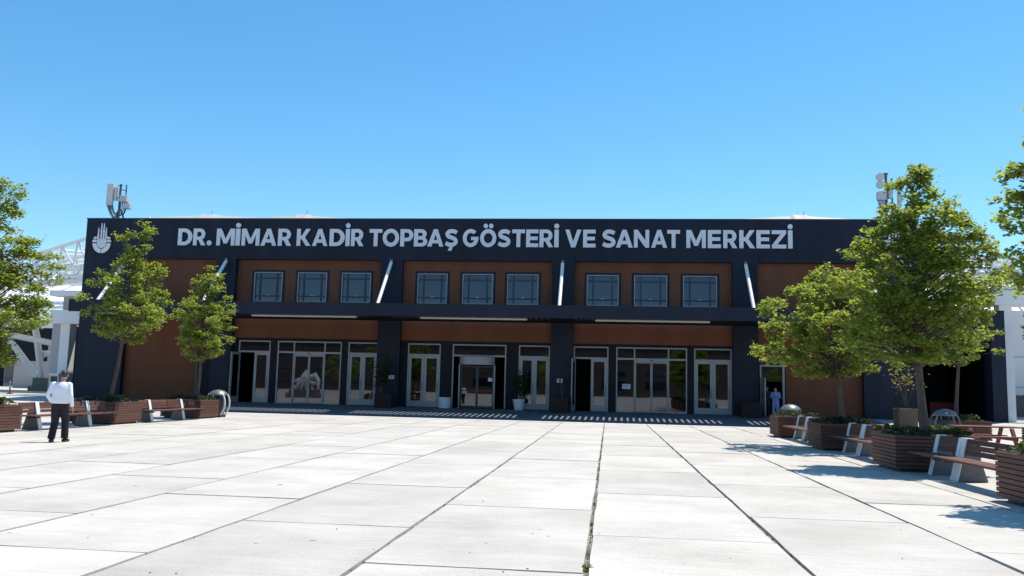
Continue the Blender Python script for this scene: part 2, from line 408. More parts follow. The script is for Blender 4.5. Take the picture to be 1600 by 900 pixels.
for t, a, b, o in DOORS:
    if t == 'd':
        d = frame(a, b).build('double_door', 'aluminium', hall); mid = (a + b) / 2
        MB().box(a + .07, b - .07, GY + .02, GY + .04, TZ + .05, DZ - .07).build('transom_pane', 'door_glass', d)
        leaf(d, a + .075, mid - .005, FLOOR + .02, TZ - .055, opened=R_(100) if o else 0)
        leaf(d, mid + .005, b - .075, FLOOR + .02, TZ - .055)
    elif t == 's':
        w = b - a; p1, p2 = a + .26 * w, b - .26 * w; mid = (p1 + p2) / 2
        d = frame(a, b, (p1, p2)).build('sliding_door', 'aluminium', hall)
        for l, r in ((a + .07, p1 - .035), (p1 + .035, p2 - .035), (p2 + .035, b - .07)):
            MB().box(l, r, GY + .02, GY + .04, TZ + .05, DZ - .07).build('transom_pane', 'door_glass', d)
        for l, r in ((a + .07, p1 - .035), (p2 + .035, b - .07)):
            MB().box(l, r, GY + .02, GY + .04, FLOOR + .06, TZ - .05).build('side_pane', 'door_glass', d)
            MB().box(l, r, GY, GY + .06, FLOOR, FLOOR + .06).build('sill', 'aluminium', d)
        MB().box(p1 + .035, p2 - .035, GY - .09, GY - .052, TZ - .17, TZ - .02).build('track_cover', 'aluminium', d)
        MB().box(mid - .09, mid + .09, GY - .13, GY - .093, TZ - .09, TZ - .03).build('motion_sensor', 'plastic_dark', d)
        leaf(d, p1 + .04, mid - .004, FLOOR + .02, TZ - .18, .06, .08); leaf(d, mid + .004, p2 - .04, FLOOR + .02, TZ - .18, .06, .08)
    else:
        d = frame(a, b).build('revolving_door', 'aluminium', hall); cx = (a + b) / 2 - .1; R = 1.15; cy = GY + .35
        MB().box(a + .07, b - .07, GY + .02, GY + .04, TZ + .05, DZ - .07).build('transom_pane', 'door_glass', d)
        oa = [(cx + R * math.cos(R_(x)), cy + R * math.sin(R_(x))) for x in range(205, 336, 10)]
        ia = [(cx + (R - .06) * math.cos(R_(x)), cy + (R - .06) * math.sin(R_(x))) for x in range(335, 204, -10)]
        def ring(z0, z1):
            pl = oa + ia; n = len(pl); return MB().add([(x, y, z0) for x, y in pl] + [(x, y, z1) for x, y in pl], [tuple(range(n)), tuple(range(n, 2 * n))] + [(i, (i + 1) % n, (i + 1) % n + n, i + n) for i in range(n)])
        ring(2.9, 3.36).build('drum_header', 'aluminium', d, smooth=True)
        for k in (205, 335): MB().tube((cx + R * math.cos(R_(k)), cy + R * math.sin(R_(k)), FLOOR), (cx + R * math.cos(R_(k)), cy + R * math.sin(R_(k)), 2.9), .05).build('drum_post', 'aluminium', d)
        for l, r in ((cx - .98, cx), (cx, cx + .98)):
            yy = cy - .35
            m = MB(); m.box(l, l + .07, yy, yy + .06, FLOOR + .03, 2.85).box(r - .07, r, yy, yy + .06, FLOOR + .03, 2.85).box(l + .07, r - .07, yy, yy + .06, 2.77, 2.85).box(l + .07, r - .07, yy, yy + .06, FLOOR + .03, FLOOR + .15)
            w = m.build('door_wing', 'aluminium_dark', d); MB().box(l + .07, r - .07, yy + .02, yy + .04, FLOOR + .15, 2.77).build('pane', 'door_glass', w)
            MB().box(l + .08, r - .08, yy - .012, yy + .018, 1.36, 1.42).build('push_bar', 'red', w)
        MB().box(cx + .66, cx + .9, cy - .375, cy - .355, 1.95, 2.15).build('notice', 'letter_white', d)
# right-hand service door
d = MB().box(8.53, 8.62, GY - .05, GY + .1, FLOOR, 3.25).box(9.78, 9.9, GY - .05, GY + .1, FLOOR, 3.25).box(8.62, 9.78, GY - .05, GY + .1, 3.15, 3.25).build('side_door', 'aluminium', hall)
MB().box(8.62, 9.78, GY + .02, GY + .04, 2.3, 3.15).build('transom_pane', 'door_glass', d)
MB().box(8.62, 8.68, GY - 1.05, GY - .06, FLOOR + .02, 2.5).build('door_leaf', 'aluminium', d)
# interior seen through the glass
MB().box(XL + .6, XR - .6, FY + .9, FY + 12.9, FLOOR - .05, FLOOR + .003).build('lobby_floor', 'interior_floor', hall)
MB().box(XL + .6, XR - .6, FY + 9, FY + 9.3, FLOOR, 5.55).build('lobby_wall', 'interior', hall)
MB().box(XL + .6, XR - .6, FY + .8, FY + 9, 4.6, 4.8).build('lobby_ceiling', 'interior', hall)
# canopy: fascia, solid deck strips, slatted grille, soffit beams
CY = 44.55; CL, CR = -29.95, 14.45
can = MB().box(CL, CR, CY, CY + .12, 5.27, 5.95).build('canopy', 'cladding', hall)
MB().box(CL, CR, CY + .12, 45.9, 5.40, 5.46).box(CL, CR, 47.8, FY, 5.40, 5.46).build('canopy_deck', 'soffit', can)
MB().box(CL, CL + .12, CY + .12, FY, 5.463, 5.95).box(CR - .12, CR, CY + .12, FY, 5.463, 5.95).build('canopy_side', 'cladding', can)
grille = MB(); x = CL
while x < CR:
    near = any((a + b) / 2 - .62 < x + .1 < (a + b) / 2 + .62 for a, b in cols)
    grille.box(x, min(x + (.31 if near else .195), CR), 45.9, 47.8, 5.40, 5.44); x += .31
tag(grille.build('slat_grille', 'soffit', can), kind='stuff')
for a, b in cols[1:5]: MB().box((a + b) / 2 - .12, (a + b) / 2 + .12, CY + .12, FY, 5.463, 5.7).build('canopy_beam', 'cladding', can)
for x0, x1 in ((-28.6, -24.6), (-19.6, -13.62), (-10.14, -4.31), (-.74, 5.21), (9.4, 13.4)):
    MB().path([(x0, 45.25, 5.25), (x0 + .08, 45.25, 5.25), (x1 - .08, 45.25, 5.25), (x1, 45.25, 5.25)], [.035, .07, .07, .035], 8).build('canopy_lamp', 'lamp_white', can, smooth=True)
    for q in (x0 + .8, x1 - .8): MB().tube((q, 45.25, 5.3), (q, 45.25, 5.42), .015, 6).build('lamp_hanger', 'aluminium_dark', can)
for x in (-29.83, -23.35, -13.0, -2.74, 7.72, 14.33):
    rod = MB().path([(x, FY - .12, 8.88), (x, 46.55, 5.62)], .1, 12).build('tie_rod', 'white_steel', hall, smooth=True)
    MB().cbox((x, FY - .06, 8.93), (.16, .12, .3)).build('rod_bracket', 'metal_grey', rod)
for x, z in ((-12.74, 2.07), (-2.8, 2.08)):
    pl = MB().box(x - .16, x + .16, FY - .02, FY, z - .11, z + .11).build('plaque', 'letter_white', hall)
    MB().box(x - .11, x + .11, FY - .024, FY - .02, z - .02, z + .02).box(x - .05, x + .05, FY - .024, FY - .02, z + .04, z + .07).build('plaque_text', 'plastic_dark', pl)
MB().box(XL - .03, XR + .03, FY - .04, FY + .7, TOP, TOP + .06).build('coping', 'aluminium_dark', hall)

# ------------------------------------------------------------------ lettering
def catmull(pts, n=6):
    out = []
    for i in range(len(pts) - 1):
        p0, p1, p2, p3 = pts[max(i - 1, 0)], pts[i], pts[i + 1], pts[min(i + 2, len(pts) - 1)]
        for k in range(n):
            t = k / n
            out.append(tuple(.5 * (2 * p1[a] + (p2[a] - p0[a]) * t + (2 * p0[a] - 5 * p1[a] + 4 * p2[a] - p3[a]) * t * t + (3 * p1[a] - p0[a] - 3 * p2[a] + p3[a]) * t ** 3) for a in (0, 1)))
    return out + [pts[-1]]
def ribbon(pts, h):
    c = catmull(pts); L = []; Rr = []
    for i, p in enumerate(c):
        a = c[max(i - 1, 0)]; b = c[min(i + 1, len(c) - 1)]; dx, dy = b[0] - a[0], b[1] - a[1]; k = math.hypot(dx, dy) or 1
        L.append((p[0] - dy / k * h, p[1] + dx / k * h)); Rr.append((p[0] + dy / k * h, p[1] - dx / k * h))
    return L + Rr[::-1]
S_ = ribbon([(.75, .80), (.61, .875), (.44, .895), (.27, .86), (.165, .735), (.23, .605), (.41, .53), (.60, .455), (.695, .35), (.685, .23), (.58, .14), (.42, .105), (.24, .13), (.085, .215)], .115)
dot = lambda cx, cy, r: arc(cx, cy, r, r, 0, 345, 23)
O_ = [arc(.51, .5, .51, .52, 0, 352, 44), arc(.51, .5, .275, .29, 0, 352, 44)]
GL = {
 'E': (.75, [[(0, 0), (.75, 0), (.75, .21), (.24, .21), (.24, .4), (.71, .4), (.71, .6), (.24, .6), (.24, .79), (.75, .79), (.75, 1), (0, 1)]]),
 'T': (.8, [[(.28, 0), (.52, 0), (.52, .79), (.8, .79), (.8, 1), (0, 1), (0, .79), (.28, .79)]]),
 'I': (.25, [[(0, 0), (.25, 0), (.25, 1), (0, 1)], dot(.125, 1.2, .14)]),
 'V': (1., [[(0, 1), (.26, 1), (.5, .32), (.74, 1), (1, 1), (.63, 0), (.37, 0)]]),
 'A': (1., [[(0, 0), (.25, 0), (.32, .19), (.68, .19), (.75, 0), (1, 0), (.62, 1), (.38, 1)], [(.39, .38), (.61, .38), (.5, .70)]]),
 'N': (.93, [[(0, 0), (.23, 0), (.23, .6), (.7, 0), (.93, 0), (.93, 1), (.7, 1), (.7, .4), (.23, 1), (0, 1)]]),
 'M': (1.12, [[(0, 0), (.23, 0), (.23, .62), (.45, .12), (.67, .12), (.89, .62), (.89, 0), (1.12, 0), (1.12, 1), (.84, 1), (.56, .4), (.28, 1), (0, 1)]]),
 'Z': (.85, [[(0, 0), (.85, 0), (.85, .21), (.32, .21), (.85, .82), (.85, 1), (0, 1), (0, .79), (.52, .79), (0, .18)]]),
 'K': (.9, [[(0, 0), (.24, 0), (.24, .39), (.33, .39), (.61, 0), (.9, 0), (.52, .51), (.87, 1), (.59, 1), (.33, .61), (.24, .61), (.24, 1), (0, 1)]]),
 'D': (.9, [[(0, 0)] + arc(.4, .5, .5, .5, -90, 90, 20) + [(0, 1)], [(.24, .21)] + arc(.38, .5, .27, .29, -90, 90, 16) + [(.24, .79)]]),
 'P': (.78, [[(0, 0), (.24, 0), (.24, .3)] + arc(.43, .65, .35, .35, -90, 90) + [(0, 1)], [(.24, .5)] + arc(.40, .65, .15, .15, -90, 90, 10) + [(.24, .8)]]),
 'R': (.82, [[(0, 0), (.24, 0), (.24, .33), (.34, .33), (.54, 0), (.82, 0), (.585, .375)] + arc(.43, .66, .34, .34, -48, 90) + [(0, 1)], [(.24, .52)] + arc(.40, .66, .14, .14, -90, 90, 10) + [(.24, .8)]]),
 'B': (.82, [[(0, 0)] + arc(.47, .285, .34, .285, -90, 52) + arc(.43, .735, .33, .265, -38, 90) + [(0, 1)], [(.24, .2)] + arc(.45, .30, .12, .1, -90, 90, 8) + [(.24, .4)], [(.24, .6)] + arc(.42, .70, .11, .1, -90, 90, 8) + [(.24, .8)]]),
 'O': (1.02, O_), 'Q': (1.02, O_ + [dot(.34, 1.2, .135), dot(.68, 1.2, .135)]),
 'G': (1., [arc(.5, .5, .5, .52, 46, 360, 36) + [(1., .57), (.53, .57), (.53, .39), (.735, .39)] + arc(.5, .5, .26, .30, 328, 46, 28)]),
 'S': (.83, [S_]), 'C': (.83, [S_, [(.33, -.014), (.53, -.014), (.44, -.235), (.22, -.235)]]),
 '.': (.29, [dot(.145, .145, .15)]),
}
TEXT = [('D', -26.56, -25.64), ('R', -25.57, -24.76), ('.', -24.68, -24.37), ('M', -24.06, -22.9), ('I', -22.84, -22.55), ('M', -22.45, -21.31), ('A', -21.23, -20.23), ('R', -20.13, -19.28), ('K', -18.95, -18.07), ('A', -17.97, -17.01), ('D', -16.89, -15.95), ('I', -15.89, -15.63), ('R', -15.55, -14.76), ('T', -14.42, -13.63), ('O', -13.59, -12.59), ('P', -12.51, -11.72), ('B', -11.67, -10.85), ('A', -10.85, -9.87), ('C', -9.82, -9.0), ('G', -8.71, -7.77), ('Q', -7.67, -6.7), ('S', -6.64, -5.84), ('T', -5.76, -5.0), ('E', -4.92, -4.2), ('R', -4.13, -3.32), ('I', -3.26, -3.0), ('V', -2.62, -1.67), ('E', -1.57, -0.84), ('S', -0.49, 0.33), ('A', 0.34, 1.32), ('N', 1.38, 2.26), ('A', 2.37, 3.29), ('T', 3.29, 4.02), ('M', 4.38, 5.49), ('E', 5.6, 6.34), ('R', 6.47, 7.26), ('K', 7.37, 8.26), ('E', 8.33, 9.08), ('Z', 9.19, 9.99), ('I', 10.09, 10.34)]
sign = empty('facade_sign', (-8.1, FY - .04, 9.87), 'row of large pale capital letters along the top of the dark facade', 'sign')
for ch, a, b in TEXT:
    w, cs = GL[ch]; k = (b - a) / w
    me = curve_mesh([[(x * k, z * 1.05) for x, z in c] for c in cs], .06)
    link('letter', me, 'letter_white', sign, (a + 8.1, 0, 0))
    MB().box(a + .1, a + .16, FY - .05, FY, 10.3, 10.36).build('letter_stud', 'aluminium_dark', sign)

def emblem(cx, label):
    e = empty('emblem', (cx, FY - .03, 9.34), label, 'emblem', None)
    def part(name, contours):
        me = curve_mesh([[(x / 221, (595 - y) / 221 * 1.02) for x, y in c] for c in contours], .06); link(name, me, 'letter_white', e, (0, 0, 0))
    for x, t, w in ((-42, 240, 15), (0, 180, 15), (36, 180, 15), (70, 240, 15)):
        x -= 15
        part('minaret', [[(x - 3, t), (x + 3, t), (x + 8, t + 45), (x + 9, t + 100), (x + 14, t + 104), (x + 14, t + 114), (x + 10, t + 118), (x + 12, 398), (x - 12, 398), (x - 10, t + 118), (x - 14, t + 114), (x - 14, t + 104), (x - 9, t + 100), (x - 8, t + 45)]])
    tri = lambda x, y: [(x - 9, y + 6), (x + 9, y + 6), (x, y - 9)]
    part('dome_body', [[(-66, 401), (64, 401)] + arc(-1, 460, 66, 64, 0, 180, 20)] + [tri(x, y) for x, y in ((-18, 426), (18, 426), (-36, 460), (0, 460), (36, 460), (-20, 492), (18, 492))])
    for s in (-1, 1):
        part('leaf', [[(s * x, y) for x, y in arc(0, 455, 132, 138, 2, 87, 18) + arc(0, 455, 76, 80, 87, 2, 18)]])
        part('petal', [[(s * x, y) for x, y in [(68, 443), (142, 443)] + arc(100, 443, 40, 38, 0, -120, 10)]])
        part('petal', [[(s * x, y) for x, y in [(66, 396), (126, 396)] + arc(92, 396, 34, 28, 0, -120, 10)]])
emblem(-31.57, 'pale emblem of four spires in two leaves at left end of facade')
emblem(15.9, 'pale emblem mostly hidden by leaves at right end of facade')
st = empty('door_notice', (1.02, GY + .0, 1.7), 'white notice with blue lettering on the right sliding door glass', 'notice')
MB().box(.78, 1.26, GY - .01, GY + .012, 1.70, 1.98).build('sheet', 'letter_white', st)
for k, ch in enumerate('SKA'):
    w, cs = GL[ch]; link('letter', curve_mesh([[(x * .11 / w, z * .11) for x, z in c] for c in cs], .004), 'sticker_blue', st, (-.12 + k * .12, -.011, .13))
link('letter', curve_mesh([[(0, 0), (.09, 0), (.09, .11), (.065, .11), (.065, .025), (.025, .025), (.025, .11), (0, .11)]], .004), 'sticker_blue', st, (-.235, -.011, .13))
MB().box(.82, 1.22, GY - .014, GY - .010, 1.75, 1.78).build('line', 'sticker_blue', st)

# ------------------------------------------------------------------ roofs and wings beside and behind the hall
def mir(x, s): return x if s < 0 else -15.5 - x
def truss(name, parent, a0, a1, b0, b1, n, r, rw):
    m = MB(); L = lambda p, q, t: tuple(p[i] + (q[i] - p[i]) * t for i in range(3))
    m.tube(a0, a1, r, 8); m.tube(b0, b1, r, 8)
    for i in range(n):
        t0, t1 = i / n, (i + 1) / n; m.tube(L(b0, b1, t0), L(a0, a1, (t0 + t1) / 2), rw, 6); m.tube(L(a0, a1, (t0 + t1) / 2), L(b0, b1, t1), rw, 6)
    return m.build(name, 'white_steel', parent, smooth=True)
for s, lab in ((-1, 'white tubular space frame roof rising behind the left end of the hall'), (1, 'white tubular space frame roof glimpsed through trees right of the hall')):
    X = lambda x: mir(x, s)
    e = empty('space_frame_roof', (X(-46), 66, FLOOR), lab, 'roof frame')
    for y, dz in ((58.5, 0), (63.5, .55), (69, 1.2)):
        truss('truss', e, (X(-47), y, 9.1 + dz), (X(-33.5), y, 13.3 + dz), (X(-46), y, 9.75 + dz * .6), (X(-33.5), y, 9.75 + dz * .6), 11, .15, .07)
        truss('truss', e, (X(-44), y + .4, 10.55 + dz * .6), (X(-33.5), y + .4, 10.55 + dz * .6), (X(-45), y + .2, 8.3 + dz), (X(-33.5), y + .2, 9.3 + dz), 10, .13, .065)
    truss('truss', e, (X(-42), 58.2, 9.6), (X(-36), 58.2, 8.4), (X(-43), 58.2, 8.2), (X(-36), 58.2, 8.95), 5, .14, .06)
    for x, z in ((-45, 9.75), (-41, 9.75), (-37, 9.75), (-41, 11.0), (-37.2, 12.2)):
        m = MB().tube((X(x), 58.5, z), (X(x), 69, z + 1.0), .09, 8); m.build('purlin', 'white_steel', e, smooth=True)
    ms = MB().add([(X(-60), 61.5, 6.9), (X(-33), 61.5, 7.1), (X(-33), 76, 14.4), (X(-45), 76, 12.7), (X(-60), 76, 10.6), (X(-60), 61.5, 6.7), (X(-33), 61.5, 6.9), (X(-33), 76, 14.2), (X(-45), 76, 12.5), (X(-60), 76, 10.4)],
                  [(0, 1, 2, 3, 4), (9, 8, 7, 6, 5), (0, 5, 6, 1), (1, 6, 7, 2), (2, 7, 8, 3), (3, 8, 9, 4), (4, 9, 5, 0)])
    ms.build('roof_membrane', 'white_steel', e)
    c0 = Vector((X(-48.2), 70, 2.1))
    bs = MB().box(X(-48.2) - 1.1, X(-48.2) + 1.1, 69.2, 70.8, FLOOR, 1.5).box(X(-48.2) - 1.35, X(-48.2) + 1.35, 69, 71, FLOOR, .8).build('column_base', 'concrete', e, bevel=.04)
    for a, b in (((-47.2, 70, 1.45), (-45.3, 68, 9)), ((-49, 70, 1.45), (-49.6, 68, 8.5)), ((-49.3, 70, 1.45), (-54, 69, 6.8)), ((-47.6, 70.3, 1.5), (-46.6, 73, 8)), ((-49.2, 70, 3.6), (-46.6, 69.3, 3.7)), ((-52, 69, 5.2), (-46.2, 69, 4.2))):
        MB().path([(X(a[0]), a[1], a[2]), (X(b[0] * .5 + a[0] * .5 + .25), (a[1] + b[1]) / 2, (a[2] + b[2]) / 2), (X(b[0]), b[1], b[2])], .27, 10).build('branch_column', 'white_steel', e, smooth=True)
    for q in ((-49.2, 70, 3.5), (-47.2, 70, 1.7), (-49.4, 70, 1.7)): MB().ball((X(q[0]), q[1], q[2]), .36).build('node', 'white_steel', e, smooth=True)
# wings next to the hall
w = empty('side_wing', (-36, 54, FLOOR), 'white column with box beam and shaded wall left of the hall', 'building')
MB().box(-36.05, -35.4, 53, 53.7, FLOOR, 5.1).build('white_column', 'white_panel', w)
MB().box(-36.7, -36.06, 53.1, 53.6, FLOOR, 5.099).box(-36.7, -35.7, 54.01, 54.5, 5.1, 6.99).build('grey_pier', 'grey_panel', w)
MB().box(-36.6, -33.5, 52.6, 54, 5.1, 6.0).build('box_beam', 'white_panel', w)
MB().box(-37.2, -33, 53.2, 54.3, 7.0, 7.35).build('eaves_beam', 'white_panel', w)
MB().box(-38.3, -32.7, 55.5, 56, FLOOR, 5.1).build('wall', 'cladding_low', w)
MB().box(-36.0, -34.0, 55.3, 55.49, FLOOR, 3.0).build('doorway', 'aluminium_dark', w)
MB().box(-34.95, -34.85, 55.2, 55.3, 3.3, 4.6).build('lamp_bracket', 'aluminium', w)
w = empty('side_wing', (21, 54, FLOOR), 'dark portal with slanting pillar and white column right of the hall', 'building')
MB().box(20.95, 21.7, 50, 51, FLOOR, 6.5).build('pillar', 'cladding', w)
MB().box(17.25, 20.95, 50.2, 51, 4.6, 6.5).build('lintel', 'cladding', w)
MB().box(17.26, 21.7, 58, 58.4, FLOOR, 6.5).box(21.5, 21.7, 51, 58, FLOOR, 6.5).build('wall', 'cladding_low', w)
MB().box(17.26, 21.7, 51.01, 58, 6.3, 6.5).build('ceiling', 'cladding_low', w)
MB().box(22.3, 23.0, 52, 52.7, FLOOR, 7.0).build('white_column', 'white_panel', w)
MB().box(22, 25, 51.8, 53, 7.0, 8.0).build('box_beam', 'white_panel', w)
MB().box(23.2, 40, 60, 60.5, FLOOR, 7.5).build('white_wall', 'white_panel', w)
for z in (2.4, 4.4): MB().box(23.2, 40, 59.97, 60, z, z + .05).build('wall_joint', 'grey_panel', w)
for k in range(10): MB().box(23.5 + k * .55, 23.56 + k * .55, 57, 57.05, FLOOR, 2.0).build('fence_bar', 'plastic_dark', w)
MB().box(23.3, 29, 57.01, 57.04, .55, 1.9).build('fence_mesh', 'aluminium_dark', w)
ct = empty('counter', (20.2, 55, FLOOR), 'dark red counter standing in the shaded portal', 'counter')
MB().box(19.4, 20.9, 55, 55.6, FLOOR, 1.35).build('body', 'red', ct); MB().box(19.3, 21, 54.9, 55.7, 1.35, 1.42).build('top', 'wood_dark', ct)
h = empty('rear_hall', (-56, 98, FLOOR), 'dark low hall behind the white branching columns at far left', 'building')
MB().box(-95, -37, 96, 110, FLOOR, 7.4).build('wall', 'cladding_low', h)
MB().box(-96, -36, 95.5, 111, 7.4, 8.2).build('roof_edge', 'white_panel', h)
for k in range(7):
    x = -86 + k * 7; f = MB().box(x, x + 3, 95.9, 95.99, FLOOR, 3.6).build('window', 'aluminium', h)
    for j in range(2): MB().box(x + .1 + j * 1.45, x + 1.45 + j * 1.45, 95.86, 95.9, .8, 3.4).build('pane', 'window_glass', f)
MB().box(-62, -50, 84, 85, FLOOR, 3.2).box(-58, -55, 83.5, 84, 3.2, 5).build('annex', 'grey_panel', h)
# white membrane crests showing over the parapet
for k, (cx, top, wd) in enumerate(((-37.9, 16.95, 7), (-28.6, 16.9, 5), (16.3, 16.95, 5))):
    prof = [(-wd, 0), (-wd * .5, .16), (-wd * .15, .26), (-.4, .42), (.1, .36), (.5, .42), (wd * .22, .25), (wd * .6, .12), (wd, 0)]
    m = MB(); n = len(prof); top = 17.2
    m.add([(cx + x, 76, 16.83 + z) for x, z in prof] + [(cx + x * 1.15, 69, 12.6 + z * .6) for x, z in prof] + [(cx + x * 1.15, 83, 12.6 + z * .6) for x, z in prof],
          [(i, i + 1, n + i + 1, n + i) for i in range(n - 1)] + [(i + 1, i, 2 * n + i, 2 * n + i + 1) for i in range(n - 1)])
    e = empty('membrane_crest', (cx, 75.5, 15), ('leftmost white membrane roof crest above the parapet beside the left mast', 'white membrane roof crest above the parapet over the sign start', 'white membrane roof crest above the parapet near the right end of sign')[k], 'roof', 'membrane crests')
    m.build('membrane', 'membrane', e, fix=False); MB().tube((cx + .5, 76, top - .3), (cx + .5, 76, top + .35), .025, 6).build('rod', 'mast_steel', e)
    MB().box(cx - 1, cx + 1, 73.5, 77.5, 11.0, 14.2).build('support', 'white_panel', e)

# ------------------------------------------------------------------ masts
def cable(m, a, b, sag, r=.022):
    pts = []
    for i in range(7):
        t = i / 6; pts.append((a[0] + (b[0] - a[0]) * t, a[1] + (b[1] - a[1]) * t, a[2] + (b[2] - a[2]) * t - sag * math.sin(math.pi * t)))
    m.path(pts, r, 5)
RB = TOP - .25; MY = 51.6
ml = empty('antenna_mast', (-31.75, MY, RB), 'phone mast with tall panel antenna on roof above the left emblem', 'mast')
MB().tube((-31.75, MY, RB), (-31.75, MY, 14.2), .07).build('pole', 'mast_steel', ml)
MB().tube((-31.35, MY, 13.4), (-31.35, MY, 14.15), .04).tube((-31.75, MY, 13.85), (-31.3, MY, 13.75), .03).tube((-31.95, MY, 14.1), (-31.6, MY, 14.1), .025).tube((-31.95, MY, 13.3), (-31.3, MY, 13.3), .035).tube((-31.1, MY, RB), (-31.6, MY, 12.5), .04).build('bracket', 'mast_steel', ml)
MB().box(-32.55, -32.12, MY - .25, MY - .05, 12.75, 14.2).build('panel_antenna', 'antenna', ml, bevel=.02)
MB().box(-32.1, -31.9, MY - .15, MY + .1, 13.1, 14.0).build('panel_antenna', 'antenna', ml, bevel=.02)
for k in range(3): MB().box(-31.66 + k * .17, -31.51 + k * .17, MY - .2, MY + .1, 13.0, 13.4).build('radio_unit', 'antenna', ml, bevel=.01)
MB().box(-31.4, -30.98, MY - .15, MY + .2, 12.55, 12.88).build('radio_unit', 'antenna', ml, bevel=.01)
m = MB(); q = random.Random(3)
for k in range(9): cable(m, (-32.5 + k * .05, MY - .15, 12.75), (-31.8, MY, 12.0 + k * .06), .3 + q.random() * .25)
for k in range(8): cable(m, (-31.6 + k * .07, MY - .1, 13.0), (-31.7 + q.random() * .3, MY, 11.9 + q.random() * .4), .25 + q.random() * .2)
m.build('cables', 'mast_steel', ml)
mr = empty('antenna_mast', (16.1, MY, RB), 'phone mast with two round dishes on roof behind the right tree', 'mast')
MB().tube((16.12, MY, RB), (16.12, MY, 14.7), .08).build('pole', 'mast_steel', mr)
MB().tube((16.45, MY, 12.9), (16.45, MY, 14.4), .05).tube((15.7, MY, 14.1), (16.5, MY, 14.1), .035).tube((15.8, MY, 13.6), (16.5, MY, 13.6), .035).tube((16.0, MY, 14.68), (16.25, MY, 14.68), .06).tube((15.3, MY - .2, RB), (15.95, MY, 12.4), .08).build('bracket', 'mast_steel', mr)
for z in (14.42, 13.96): MB().path([(15.72, MY - .1, z), (15.72, MY - .2, z), (15.72, MY - .3, z)], [.12, .24, .24], 18).build('dish', 'antenna', mr, smooth=True)
MB().box(15.55, 16.05, MY - .3, MY, 13.05, 13.55).build('radio_unit', 'antenna', mr, bevel=.02)
MB().box(16.2, 16.42, MY - .25, MY, 13.15, 13.7).build('radio_unit', 'antenna', mr, bevel=.02)
MB().box(16.7, 16.92, MY - .2, MY - .05, 12.7, 14.4).build('panel_antenna', 'antenna', mr, bevel=.02)
m = MB()
for k in range(8): cable(m, (15.6 + k * .06, MY - .1, 13.05), (16.1, MY, 12.0), .25 + q.random() * .2)
for k in range(5): cable(m, (16.75, MY - .1, 12.7), (16.15, MY, 12.2), .2 + .08 * k)
m.build('cables', 'mast_steel', mr)

# ------------------------------------------------------------------ planters, planting, trees
def scatter_leaves(pts, size, seed, name, up=.55, aspect=.75):
    q = random.Random(seed); vs = []; fs = []
    for (x, y, z) in pts:
        L = size * q.uniform(.7, 1.25); W = L * aspect * .5
        n = Vector((q.gauss(0, up), q.gauss(0, up), 1)).normalized()
        a = n.orthogonal(); a.rotate(Matrix.Rotation(q.uniform(0, 6.283), 3, n)); b = n.cross(a); p = Vector((x, y, z)); k = len(vs)
        f = -.18 * L
        vs += [p - a * L * .5, p + b * W + n * f * -.6 - a * L * .08, p + a * L * .5 + n * f, p - b * W + n * f * -.6 - a * L * .08]
        fs += [(k, k + 1, k + 2), (k, k + 2, k + 3)]
    me = bpy.data.meshes.new(name); me.from_pydata([tuple(v) for v in vs], [], fs); me.update(); return me
PW = 1.75
def planter_proto():
    e = empty('planter', (0, 0, 0)); H = .79; h = PW / 2
    m = MB().box(-h + .03, h - .03, -h + .03, h - .03, .07, H - .05); m.build('liner', 'wood_dark', e)
    MB().box(-h + .12, h - .12, -h + .12, h - .12, 0, .07).build('plinth', 'plastic_dark', e)
    n = 9; ph = (H - .07) / n
    a = MB().box(-h, h, -.018, .018, 0, ph - .014).mesh('plank', bevel=.004); b = MB().box(-.018, .018, -h + .037, h - .037, 0, ph - .014).mesh('plank', bevel=.004)
    for k in range(n):
        z = .07 + k * ph
        for y in (-h + .018, h - .018): link('plank', a, 'wood', e, (0, y, z))
        for x in (-h + .018, h - .018): link('plank', b, 'wood', e, (x, 0, z))
    t = MB().box(-h + .04, h - .04, -h + .04, h - .04, H - .05, H - .03); t.build('soil', 'soil', e)
    return e
pp = planter_proto(); first = True
PLS = [(-17.0 - PW / 2, 22.7, 'wooden planter cut by the left picture edge near the first bench'), (-17.0 - PW / 2, 29.2, 'wooden planter behind the man, holding the leaning tree'), (-17.0 - PW / 2, 35.5, 'wooden planter beside the white-hooped bin at the left shadow edge'),
       (6.2 + PW / 2, 13.95, 'largest nearest wooden planter at the right picture edge'), (6.2 + PW / 2, 20.55, 'wooden planter with the tallest right tree between two benches'), (6.2 + PW / 2, 27.2, 'wooden planter under the broad tree in front of brown panel'), (6.3 + PW / 2, 34.1, 'treeless wooden planter nearest the entrance on the right'),
       (13.3, 34.9, 'wooden planter behind the picnic table with slim tree'), (13.55, 27.5, 'wooden planter at right edge behind the nearest planter')]
def planting(x, y, seed, n=520, mat='leaf_ground', lab='', tall=1.0):
    q = random.Random(seed); pts = []
    bumps = [(q.uniform(-.65, .65), q.uniform(-.65, .65), q.uniform(.08, .26) * tall) for _ in range(9 if tall == 1 else 14)]
    for _ in range(n):
        bx, by, bh = q.choice(bumps); px = max(-.8, min(.8, bx + q.gauss(0, .2))); py = max(-.8, min(.8, by + q.gauss(0, .2)))
        d = math.hypot(px - bx, py - by); pts.append((px, py, .78 + bh * math.exp(-d * d * 8) * q.random() ** .4 + .01))
    e = empty('low_shrubs', (x, y, 0), lab, 'shrubs', 'planting in the wooden planters')
    me = scatter_leaves(pts, .085, seed, 'foliage', .8); link('foliage', me, mat, e)
    m = MB()
    for bx, by, bh in bumps:
        for _ in range(4): m.path([(bx, by, .74), (bx + q.gauss(0, .07), by + q.gauss(0, .07), .78 + bh)], [.008, .004], 4)
    tag(m.build('stems', 'bark', None), kind='stuff').parent = e
